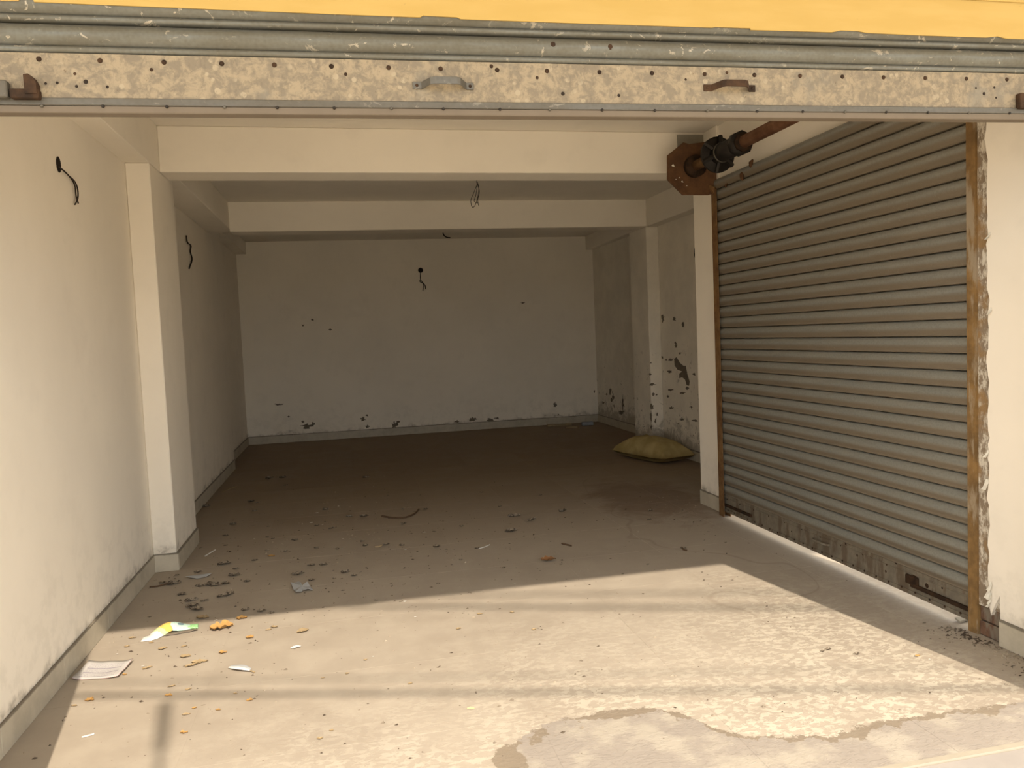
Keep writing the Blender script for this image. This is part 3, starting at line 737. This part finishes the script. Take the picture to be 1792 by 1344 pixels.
# ------------------------------------------------------------------ sack
M['sack'] = None
n = N('woven_sack'); o_ = n.obj()
w1 = n.new('ShaderNodeTexWave'); n.link(o_, w1.inputs['Vector']); w1.inputs['Scale'].default_value = 60
col = n.mix(n.step(n.noise(o_, 6, 5), 0.35, 0.7), (0.34, 0.26, 0.10), (0.47, 0.37, 0.17))
col = n.mix(n.math('MULTIPLY', w1.outputs['Fac'], 0.12), col, (0.25, 0.18, 0.08))
M['sack'] = n.out(col, 0.8)
def pillow(name, A, B, wid, hgt, mat, parent):
    """stuffed bag between A and B (floor points), sharp seam corners, belly sagging on the floor"""
    A, B = Vector(A), Vector(B); L = (B - A).length; u = (B - A).normalized(); v = Vector((-u.y, u.x, 0))
    nx, ny = 26, 18; V, F = [], []
    for top in (1, 0):
        for i in range(nx + 1):
            for j in range(ny + 1):
                a, b = i / nx * 2 - 1, j / ny * 2 - 1
                e = (1 - abs(a) ** 3.2) * (1 - abs(b) ** 2.6)
                pinch = 1 - 0.10 * (1 - abs(a) ** 2) * abs(b) - 0.0
                sh = 1 - 0.12 * (1 - b * b)
                wr_ = 0.012 * mnoise.noise(Vector((a * 4, b * 4, 3))) * e
                x, y = a * L / 2 * (0.86 + 0.14 * abs(b) ** 2), b * wid / 2 * (0.84 + 0.16 * abs(a) ** 2)
                zz = 0.045 + (0.02 * (abs(a) ** 3) + 0.012 * abs(b) ** 3)
                z = zz + (hgt - 0.045) * (max(e, 0) ** 0.55) + wr_ * 1.6 if top else max(0.003, zz - 0.05 * (max(e, 0) ** 0.4))
                p = (A + B) / 2 + u * x + v * y; V.append((p.x, p.y, z))
    k = (nx + 1) * (ny + 1)
    for q in (0, 1):
        for i in range(nx):
            for j in range(ny):
                a = q * k + i * (ny + 1) + j
                f = (a, a + 1, a + ny + 2, a + ny + 1); F.append(f if q == 0 else f[::-1])
    o = mk(name, V, F, mat, parent, smooth=True)
    bm = bmesh.new(); bm.from_mesh(o.data); bmesh.ops.remove_doubles(bm, verts=bm.verts, dist=0.0008); bm.to_mesh(o.data); bm.free()
    return o, u, v
SA, SB = on_floor(1118, 806), on_floor(1214, 812)
sk = thing('stuffed_sack', ((SA + SB) / 2 + Vector((0.06, 0.28, 0))), 'ochre woven sack lying on the floor against the peeling wall', 'sack')
bag, u, v = pillow('bag', (2.92, 7.93, 0), (3.17, 7.08, 0), 0.42, 0.24, M['sack'], sk)
# offcuts by the back wall
rng = random.Random(5)
def plank(p0, p1, w, h, mat, label, z=0.002, cat='wood offcut', name='wood_offcut'):
    a, b = Vector(p0), Vector(p1); d = (b - a); L = d.length; c = (a + b) / 2
    v_, f_ = boxv(-L / 2, L / 2, -w / 2, w / 2, 0, h)
    o = mk(name, v_, f_, mat); o.location = (c.x, c.y, z); o.rotation_euler = (0, 0, math.atan2(d.y, d.x))
    bm = bmesh.new(); bm.from_mesh(o.data); bmesh.ops.bevel(bm, geom=bm.edges[:], offset=min(h, w) * 0.12, segments=1, affect='EDGES'); bm.to_mesh(o.data); bm.free()
    tag(o, label, cat); return o
M['wood'] = plain('dusty_wood', (0.30, 0.23, 0.14), 0.85, 0.3, 14)
M['bluegrey'] = plain('blue_grey_plastic', (0.30, 0.32, 0.35), 0.5, 0.2, 20)
plank(on_floor(958, 747), on_floor(1000, 745), 0.06, 0.03, M['wood'], 'thin wooden batten lying along the skirting of the back wall')
plank(on_floor(992, 749), on_floor(1012, 749), 0.10, 0.025, M['wood'], 'short dark board lying by the back wall next to the batten')
plank(on_floor(1018, 745), on_floor(1038, 744), 0.07, 0.05, M['bluegrey'], 'small bluish grey packet lying in the right back corner', cat='packet', name='packet')

# ------------------------------------------------------------------ litter
def curl_sheet(name, corners, mat, curl, nx=8, ny=6, lift=0.001, seed=0, parent=None, wob=0.004):
    """corners: 4 floor points in order; curl(u,v) gives extra height"""
    c0_, c1, c2, c3 = [Vector(p) for p in corners]; V, F = [], []
    ctr = (c0_ + c1 + c2 + c3) / 4; ctr.z = 0
    me = bpy.data.meshes.new(name); uvs = []
    for i in range(nx + 1):
        for j in range(ny + 1):
            u_, v_ = i / nx, j / ny
            p = c0_ * (1 - u_) * (1 - v_) + c1 * u_ * (1 - v_) + c2 * u_ * v_ + c3 * (1 - u_) * v_
            p.z = lift + max(0, curl(u_, v_) + wob * mnoise.noise(Vector((u_ * 3 + seed, v_ * 3, seed))))
            q = p - ctr; V.append((q.x, q.y, q.z)); uvs.append((u_, v_))
    for i in range(nx):
        for j in range(ny): a = i * (ny + 1) + j; F.append((a, a + 1, a + ny + 2, a + ny + 1))
    me.from_pydata(V, [], F); ul = me.uv_layers.new(name='UVMap')
    for lp in me.loops: ul.data[lp.index].uv = uvs[lp.vertex_index]
    me.shade_smooth(); me.materials.append(mat)
    o = bpy.data.objects.new(name, me); COL.objects.link(o); o.location = ctr
    sm = o.modifiers.new('thickness', 'SOLIDIFY'); sm.thickness = 0.0006; sm.offset = 1
    return o
def uvmat(name, build):
    n = N(name); uv = n.new('ShaderNodeTexCoord').outputs['UV']; s = n.sep(uv); return build(n, uv, s)
def b_form(n, uv, s):
    u, v = s[0], s[1]
    lines = n.math('MULTIPLY', n.step(n.math('ABSOLUTE', n.math('SUBTRACT', n.math('FRACT', n.math('MULTIPLY', v, 4.0)), 0.5)), 0.06, 0.10, 1, 0), 1.0)
    inside = n.math('MULTIPLY', n.math('MULTIPLY', n.step(u, 0.10, 0.11), n.step(u, 0.86, 0.87, 1, 0)), n.math('MULTIPLY', n.step(v, 0.12, 0.13), n.step(v, 0.86, 0.87, 1, 0)))
    txt = n.math('MULTIPLY', n.step(n.noise(n.scale(uv, (18, 6, 1)), 4, 3), 0.52, 0.58), inside)
    c = n.mix(n.math('MULTIPLY', n.math('MULTIPLY', lines, inside), 0.7), (0.52, 0.50, 0.485), (0.25, 0.22, 0.28))
    c = n.mix(n.math('MULTIPLY', txt, 0.5), c, (0.22, 0.18, 0.26))
    edge = n.math('MAXIMUM', n.step(u, 0.975, 0.985), n.step(v, 0.03, 0.02))
    c = n.mix(n.math('MULTIPLY', edge, 0.6), c, (0.42, 0.22, 0.2))
    return n.out(c, 0.75)
M['form'] = uvmat('printed_form', b_form)
cs = [on_floor(125, 1191), on_floor(207, 1188), on_floor(233, 1160), on_floor(156, 1161)]
o = curl_sheet('paper_sheet', cs, M['form'], lambda u, v: 0.012 * (u ** 4) + 0.008 * (1 - u) ** 6 + 0.006 * v ** 4, 14, 8, 0.002, 2)
tag(o, 'white printed paper form lying flat in the sun beside the left skirting', 'paper')

def b_pack(n, uv, s):
    u, v = s[0], s[1]; uu = n.math('ADD', u, n.math('MULTIPLY', n.math('SUBTRACT', n.noise(n.scale(uv, (3, 1, 1)), 5, 3), 0.5), 0.12))
    r = n.new('ShaderNodeValToRGB'); n.link(uu, r.inputs[0]); r.color_ramp.interpolation = 'CONSTANT'
    e = r.color_ramp.elements; e[0].position = 0; e[0].color = (0.78, 0.77, 0.72, 1); e[1].position = 0.27; e[1].color = (0.60, 0.72, 0.36, 1)
    for p_, c_ in ((0.36, (0.80, 0.52, 0.13, 1)), (0.6, (0.42, 0.58, 0.50, 1)), (0.86, (0.25, 0.56, 0.20, 1))):
        x = e.new(p_); x.color = c_
    pr = n.step(n.noise(n.scale(uv, (9, 3, 1)), 6, 2), 0.55, 0.6, 0, 0.55)
    c = n.mix(n.math('MULTIPLY', pr, n.step(u, 0.55, 0.6)), r.outputs[0], (0.75, 0.80, 0.78))
    ey = n.math('ADD', n.math('POWER', n.math('SUBTRACT', u, 0.74), 2), n.math('MULTIPLY', n.math('POWER', n.math('SUBTRACT', v, 0.5), 2), 0.06))
    c = n.mix(n.step(ey, 0.0012, 0.002, 0.8, 0), c, (0.08, 0.14, 0.2))
    return n.out(c, 0.35)
M['packet'] = uvmat('printed_foil_packet', b_pack)
pk = thing('snack_packet', on_floor(300, 1110), 'torn crumpled snack packet, white, yellow and green, at the edge of the sunlight', 'packet')
def strip_along(name, path, halfw, heights, mat, parent, nv=5, fold=0.0):
    P = [Vector(p) for p in path]; off = Vector(parent['o']); V, F, uvs = [], [], []
    n_ = len(P)
    for i, p in enumerate(P):
        d = (P[min(i + 1, n_ - 1)] - P[max(i - 1, 0)]).normalized(); s_ = Vector((-d.y, d.x, 0))
        for j in range(nv):
            t = j / (nv - 1) * 2 - 1
            q = p + s_ * halfw[i] * t; z = heights[i] * (1 - fold * t * t) + 0.003 * mnoise.noise(Vector((i * 0.9, j * 0.8, 4)))
            V.append((q.x - off.x, q.y - off.y, max(z, 0.0015))); uvs.append((i / (n_ - 1), j / (nv - 1)))
    for i in range(n_ - 1):
        for j in range(nv - 1): a = i * nv + j; F.append((a, a + 1, a + nv + 1, a + nv))
    me = bpy.data.meshes.new(name); me.from_pydata(V, [], F); ul = me.uv_layers.new(name='UVMap')
    for lp in me.loops: ul.data[lp.index].uv = uvs[lp.vertex_index]
    me.shade_smooth(); me.materials.append(mat)
    o = bpy.data.objects.new(name, me); COL.objects.link(o); o.parent = parent
    sm = o.modifiers.new('thickness', 'SOLIDIFY'); sm.thickness = 0.0007
    return o
path = smoothpts([on_floor(249, 1119), on_floor(268, 1116), on_floor(285, 1107), on_floor(300, 1101), on_floor(325, 1100), on_floor(347, 1097)], 4)
k = len(path)
strip_along('wrapper', path, [0.030 + 0.014 * math.sin(i / (k - 1) * 3.1) for i in range(k)], [0.004 + 0.032 * math.sin(min(1, i / (k - 1) * 1.15) * 2.6) ** 2 for i in range(k)], M['packet'], pk, 7, 0.75)
M['packet_in'] = plain('silver_wrapper_inside', (0.16, 0.13, 0.10), 0.4)
strip_along('torn_flap', smoothpts([on_floor(290, 1112), on_floor(310, 1109), on_floor(345, 1102)], 4), [0.018] * 9, [0.006] * 9, M['packet_in'], pk, 3, 0.2)

# leaves / peels / flakes
M['leaf_orange'] = plain('dry_orange_leaf', (0.42, 0.245, 0.085), 0.75, 0.4, 40)
M['leaf_tan'] = plain('dry_tan_leaf', (0.33, 0.245, 0.14), 0.8, 0.3, 40)
M['leaf_brown'] = plain('dry_brown_leaf', (0.25, 0.12, 0.05), 0.8, 0.4, 40)
n = N('dark_leaf_crumb'); f = n.noise(n.obj(), 4.5, 3, 0.6)
M['leaf_dark'] = n.out(n.mix(n.step(f, 0.4, 0.66), (0.065, 0.047, 0.033), (0.34, 0.285, 0.215)), 0.85)
M['paper_white'] = plain('white_paper_scrap', (0.60, 0.575, 0.53), 0.8, 0.08, 30)
M['paper_grey'] = plain('blue_grey_paper', (0.42, 0.43, 0.44), 0.8, 0.1, 30)
M['twig'] = plain('dark_twig', (0.10, 0.06, 0.035), 0.85, 0.3, 50)
def leaf_mesh(name, seed, mat, curl=0.5, n=9, ragged=0.6):
    """unit leaf: length 1 along X, half width about 0.35; curled, with a torn rim"""
    r = random.Random(seed); V, F = [], []
    for i in range(n + 1):
        t = i / n; w = 0.36 * (math.sin(math.pi * min(1, 0.06 + t * 0.94)) ** 0.7) + 0.02
        for j in range(5):
            s_ = j / 2 - 1 + (r.uniform(-0.12, 0.12) if 0 < j < 4 else 0)
            ww = w * (1 + r.uniform(-ragged, ragged) * abs(s_))
            V.append((t - 0.5 + r.uniform(-0.03, 0.03), s_ * ww, 0.012 + curl * (0.30 * s_ * s_ * (0.4 + w) + 0.22 * (t - 0.45) ** 2) + r.uniform(0, 0.16) * curl))
    for i in range(n):
        for j in range(4): a = i * 5 + j; F.append((a, a + 1, a + 6, a + 5))
    zmin = min(v[2] for v in V); V = [(a, b, c - zmin + 0.01) for a, b, c in V]
    me = bpy.data.meshes.new(name); me.from_pydata(V, [], F); me.materials.append(mat); me.shade_smooth()
    return me
def px_width(px, py, w):
    return (on_floor(px + w / 2, py) - on_floor(px - w / 2, py)).length
rng = random.Random(77)
def zone(px, py):
    lit = py > 1103 - 0.103 * (px - 185) + (0 if px < 1285 else 0.51 * (px - 1285))
    if px > 1040 and not lit: return 'beside the damp stain and side shutter'
    if lit and px < 470: return 'in the sun near the printed form'
    if lit: return 'in the sun away from the left wall'
    if px < 480 and py > 975: return 'in the litter heap before the left pillar'
    if px < 480: return 'in the shade beside the left pillar'
    if py > 935: return 'in the shade next to the sunlight edge'
    return 'in the deep shade around the long twig'
def scatter(name, items, mat, label, cat, group, curl=0.6, variants=4, thick=0.0):
    ms = [leaf_mesh(name, 31 * q + len(name) + len(label), mat, curl) for q in range(variants)]
    for i, it in enumerate(items):
        px, py, w = it[:3]
        o = link(name, ms[i % variants], None); p = on_floor(px, py); s_ = px_width(px, py, w)
        ang = it[3] if len(it) > 3 else rng.uniform(-0.5, 0.5)
        o.location = (p.x, p.y, 0.0005); o.rotation_euler = (0, 0, ang); o.scale = (s_ * 0.85, s_ * rng.uniform(0.45, 0.9), s_ * 0.75)
        if len(items) > 1:
            ph = zone(px, py); tag(o, label + ' ' + ph, cat, group + ' ' + ph)
        else: tag(o, label, cat)

scatter('dry_leaf', [(388, 1100, 44, 0.15)], M['leaf_orange'], 'large curled orange dry leaf next to the snack packet', 'leaf', None, 0.9)
scatter('dry_leaf', [(960, 982, 30, -0.1)], M['leaf_brown'], 'reddish brown curled dry leaf lying alone in the shade', 'leaf', None, 1.0)
scatter('dry_leaf', [(157, 1226, 18), (322, 1283, 16), (340, 1240, 9), (382, 1243, 10), (437, 1226, 13), (390, 1143, 16), (437, 1117, 16), (423, 1083, 20), (295, 1218, 16), (218, 1181, 9), (1606, 1149, 12), (475, 974, 14)],
        M['leaf_orange'], 'small orange dry leaf scrap', 'leaf scrap', 'orange leaf scraps', 0.8)
scatter('dry_leaf', [(355, 1082, 24), (840, 1075, 12), (896, 1072, 9), (803, 1101, 12), (935, 1102, 10), (265, 1125, 10), (480, 1098, 14), (470, 1103, 12), (325, 1150, 20), (350, 1160, 30), (335, 1166, 24), (530, 1106, 24), (285, 1136, 16), (232, 1117, 14), (222, 1132, 10), (322, 1132, 12), (258, 1170, 18), (326, 1251, 16), (560, 1293, 12), (580, 1279, 9), (330, 1207, 12), (412, 1214, 9), (300, 1202, 14), (130, 1236, 12), (640, 1155, 8), (608, 1179, 9), (565, 1187, 8), (718, 1197, 10)],
        M['leaf_tan'], 'small tan dry leaf flake', 'leaf scrap', 'tan leaf flakes', 0.6)
scatter('leaf_crumb', [(335, 1052, 24), (345, 1068, 30), (358, 1052, 16), (337, 1062, 26), (392, 1044, 26), (402, 1040, 18), (372, 1025, 30), (395, 1022, 18), (350, 1026, 18), (318, 1041, 16), (392, 988, 24), (410, 1008, 22), (413, 996, 12), (347, 1002, 16), (433, 1018, 14), (408, 918, 14), (395, 938, 12), (516, 946, 14), (430, 1068, 16), (458, 1070, 18), (475, 1073, 12), (545, 990, 16), (566, 989, 16), (522, 1006, 24), (605, 1002, 18), (620, 1008, 14), (554, 959, 10), (590, 961, 9), (555, 920, 10), (545, 1016, 12), (570, 892, 12), (638, 904, 18), (612, 904, 14), (580, 925, 12), (640, 955, 12), (676, 954, 14), (703, 955, 12), (635, 947, 9), (705, 891, 10), (706, 917, 12), (745, 891, 9), (760, 931, 8), (808, 921, 9), (765, 957, 16), (900, 904, 26), (930, 911, 22), (895, 930, 24), (985, 895, 20), (875, 887, 8), (843, 862, 8), (982, 988, 8), (946, 867, 8), (835, 960, 10), (702, 1053, 8), (658, 1051, 8), (708, 1023, 6), (807, 980, 9), (882, 994, 8), (1139, 894, 12), (1137, 910, 10), (1196, 960, 12), (500, 965, 9), (468, 964, 10), (446, 981, 12), (478, 943, 8), (395, 955, 8), (360, 887, 16), (440, 878, 14), (452, 880, 10), (500, 850, 10), (495, 836, 14), (472, 838, 16), (640, 836, 12), (1240, 931, 6), (1134, 988, 8), (1090, 1005, 6), (1228, 1159, 5), (1270, 950, 6), (445, 895, 10), (470, 922, 8), (468, 940, 8), (600, 1034, 8), (585, 1013, 9), (310, 1007, 8), (305, 1022, 24), (285, 1020, 14), (262, 1080, 8), (1450, 1137, 14), (1440, 1140, 10), (1500, 1145, 12)],
        M['leaf_dark'], 'dark dried leaf crumb', 'leaf scrap', 'dark leaf crumbs', 0.7, 6)
scatter('paper_scrap', [(518, 1134, 20, 0.2)], M['paper_white'], 'white torn paper chip lying alone on the sunlit floor', 'paper scrap', None, 0.5)
scatter('paper_scrap', [(378, 1086, 7), (727, 1080, 5), (653, 1149, 4), (710, 962, 5), (742, 932, 7), (709, 1053, 7), (545, 915, 6), (901, 1022, 4), (1627, 1154, 5), (555, 898, 6), (470, 835, 8), (205, 1145, 5), (250, 1166, 6), (445, 943, 4), (600, 943, 3), (545, 1016, 6)], M['paper_white'],
        'tiny white paper speck', 'paper scrap', 'white paper specks', 0.5)
scatter('plastic_scrap', [(824, 1240, 16)], plain('pale_yellow_film', (0.70, 0.58, 0.32), 0.5, 0.1), 'pale yellow scrap of film on the sunlit floor near the sill', 'scrap', None, 0.15)
# grey paper with two lobes
g = on_floor(528, 1030)
def poly_sheet(name, pts, mat, z=0.004, lift=0.01, loc=None):
    P = [on_floor(x, y) for x, y in pts]; c = sum(P, Vector()) / len(P); V = [(p.x - c.x, p.y - c.y, z + (lift if i % 3 == 0 else 0)) for i, p in enumerate(P)] + [(0, 0, z + lift * 0.4)]
    k = len(P); F = [(i, (i + 1) % k, k) for i in range(k)]
    o = mk(name, V, F, mat); o.location = (c.x, c.y, 0.0); sm = o.modifiers.new('thickness', 'SOLIDIFY'); sm.thickness = 0.001
    return o
o = poly_sheet('paper_scrap', [(509, 1024), (514, 1022), (522, 1019), (526, 1024), (530, 1028), (531, 1024), (538, 1023), (543, 1028), (548, 1034), (540, 1036), (531, 1034), (528, 1037), (518, 1041), (514, 1034)], M['paper_grey'], 0.006, 0.012)
tag(o, 'torn blue-grey piece of paper with two lobes lying in the shade', 'paper scrap')
o = poly_sheet('paper_strip', [(325, 1013), (340, 1008), (362, 1005), (371, 1007), (362, 1010), (345, 1014)], M['paper_grey'], 0.005, 0.010)
tag(o, 'long pale grey paper strip in front of the left pillar', 'paper scrap')
def stick(name, pts, r, mat, label, cat):
    P = [on_floor(x, y, r + 0.001) for x, y in pts]; c = P[0].copy(); c.z = 0
    V, F = tubev([p - c for p in smoothpts(P, 4)], r, 6); o = mk(name, V, F, mat); o.location = c; tag(o, label, cat); return o
stick('straw', [(359, 973), (367, 968), (377, 962)], 0.004, M['paper_white'], 'white straw piece beside the left pillar', 'straw')
stick('straw', [(838, 960), (848, 957), (857, 953)], 0.003, M['paper_white'], 'thin white splinter lying in the middle of the shaded floor', 'straw')
stick('straw', [(143, 1290), (155, 1287), (165, 1284)], 0.003, M['paper_white'], 'thin white paper roll lying in the sun near the sill', 'straw')
stick('straw', [(388, 862), (400, 856), (414, 851)], 0.004, M['leaf_tan'], 'pale thin splinter by the skirting of the shaded left wall', 'straw')
stick('straw', [(656, 957), (664, 956), (668, 954)], 0.005, M['leaf_tan'], 'tiny pale splinter beside dark crumbs in the shade', 'straw')
stick('twig', [(668, 903), (690, 906), (710, 905), (725, 899), (733, 891)], 0.0065, M['twig'], 'long dark curved twig in the deep shade', 'twig')
stick('twig', [(983, 951), (992, 953), (1000, 955)], 0.005, M['twig'], 'short black twig behind the brown leaf', 'twig')
stick('twig', [(1194, 959), (1197, 962), (1202, 963)], 0.005, M['twig'], 'small bent black twig near the water mark', 'twig')
stick('twig', [(262, 1027), (275, 1026), (290, 1022), (302, 1017)], 0.0045, M['twig'], 'dark crooked twig at the left skirting before the pillar', 'twig')
# feather
ft = thing('feather', on_floor(425, 1174), 'white and grey feather lying on the sunlit floor', 'feather')
fa, fb = on_floor(403, 1169), on_floor(446, 1178)
M['feather'] = plain('feather_barbs', (0.74, 0.71, 0.68), 0.8, 0.1, 60)
V, F = tubev([fa + Vector((0, 0, 0.006)), (fa + fb) / 2 + Vector((0, 0, 0.012)), fb + Vector((0, 0, 0.004))], [0.0012, 0.002, 0.0024], 6); mk('quill', V, F, M['leaf_tan'], ft)
for sgn, mt in ((1, 'paper_grey'), (-1, 'feather')):
    d = (fb - fa); s_ = Vector((-d.y, d.x, 0)).normalized() * sgn; V, F = [], []
    for i in range(9):
        t = i / 8 * 0.84; p = fa + d * t; w = 0.0225 * math.sin(math.pi * min(1, 0.12 + t * 0.98)) ** 0.7; z = 0.006 + 0.008 * math.sin(math.pi * t)
        V += [(p.x, p.y, z + 0.001), (p.x + s_.x * w * 0.6, p.y + s_.y * w * 0.6, z + 0.003), (p.x + s_.x * w, p.y + s_.y * w, z)]
    F = [(i * 3 + j, i * 3 + j + 1, i * 3 + j + 4, i * 3 + j + 3) for i in range(8) for j in range(2)]
    mk('vane', V, F, M[mt], ft, smooth=True)
# slate shard wedged at the foot of the rail
a = on_floor(1672, 1086)
o = poly_sheet('tile_shard', [(1671, 1087), (1683, 1083), (1699, 1082), (1697, 1088), (1680, 1092)], M['cement'], 0.012, 0.006)
o.modifiers['thickness'].thickness = 0.008
tag(o, 'flat grey tile shard at the foot of the ochre rail', 'tile shard')

# uncountable grit
rng = random.Random(12)
V, F = [], []
def crumb(x, y, s_):
    k = len(V); h = s_ * rng.uniform(0.3, 0.8)
    for i in range(4):
        t = i * math.pi / 2 + rng.uniform(-0.5, 0.5); r = s_ * rng.uniform(0.5, 1.2)
        V.append((x + r * math.cos(t), y + 0.7 * r * math.sin(t), 0.0004))
    V.append((x + rng.uniform(-.3, .3) * s_, y, h))
    F.extend([(k, k + 1, k + 4), (k + 1, k + 2, k + 4), (k + 2, k + 3, k + 4), (k + 3, k, k + 4), (k, k + 3, k + 2, k + 1)])
for q in range(3000):
    if q < 1500: x, y = rng.gauss(-0.1, 0.8), rng.gauss(5.0, 1.2)
    elif q < 2100: x, y = rng.uniform(-1.15, 2.5), rng.uniform(2.2, 5.5)
    elif q < 2350: x, y = rng.gauss(2.3, 0.25), rng.gauss(5.3, 0.35)
    else: x, y = 2.535 - abs(rng.gauss(0, 0.06)), rng.uniform(2.2, 2.85)
    if not (-1.18 < x < 2.53 and 2.27 < y < 9): continue
    if y > 4.98 and y < 5.67 and x < -1.05: continue
    crumb(x, y, rng.choice((0.002, 0.003, 0.004, 0.006, 0.009)) * rng.uniform(0.6, 1.3))
gr = mk('floor_grit', V, F, M['leaf_dark']); gr['kind'] = 'stuff'
tag(gr, 'fine dark grit and crumbs strewn over the floor tiles', 'grit')

# ------------------------------------------------------------------ street furniture that shades the floor
def lift(px, py, z):
    p = on_floor(px, py); return p - sd * ((z) / -sd.z) * 1.0 if False else Vector((p.x - sd.x / -sd.z * z, p.y - sd.y / -sd.z * z, z))
tops = 4.3
base = lift(288, 1243, tops)
po = thing('utility_pole', (base.x, base.y, -0.2), 'slim steel utility pole standing in the street before the shop', 'pole')
M['pole'] = plain('grey_steel_pole', (0.3, 0.3, 0.29), 0.6)
tube('mast', [(base.x, base.y, -0.2), (base.x, base.y, tops)], [0.02, 0.013], M['pole'], po, 12)
tube('pole_cap', [(base.x, base.y, tops - 0.25), (base.x, base.y, tops + 0.05)], 0.024, M['pole'], po, 10)
M['cable'] = plain('black_cable', (0.03, 0.03, 0.03), 0.6)
for (A, B, zz, r, lab) in [((120, 1218), (1700, 1205), 4.33, 0.013, 'thick black overhead cable fixed to the top of the street pole'),
                           ((120, 1196), (1500, 1172), 4.9, 0.006, 'thin black overhead cable above the thick one'),
                           ((820, 1062), (1400, 1064), 6.6, 0.016, 'bundled overhead cable high over the street'),
                           ((820, 1042), (1400, 1035), 7.2, 0.011, 'topmost thin overhead cable over the street')]:
    a, b = lift(*A, zz), lift(*B, zz); d = (b - a).normalized(); mid = (a + b) / 2
    V, F = tubev([mid + d * t + Vector((0, 0, 0.0006 * t * t)) for t in (-14, -8, -4, -2, 0, 2, 4, 8, 14)], r, 8)
    o = mk('overhead_cable', V, F, M['cable'], None, smooth=True); tag(o, lab, 'cable')
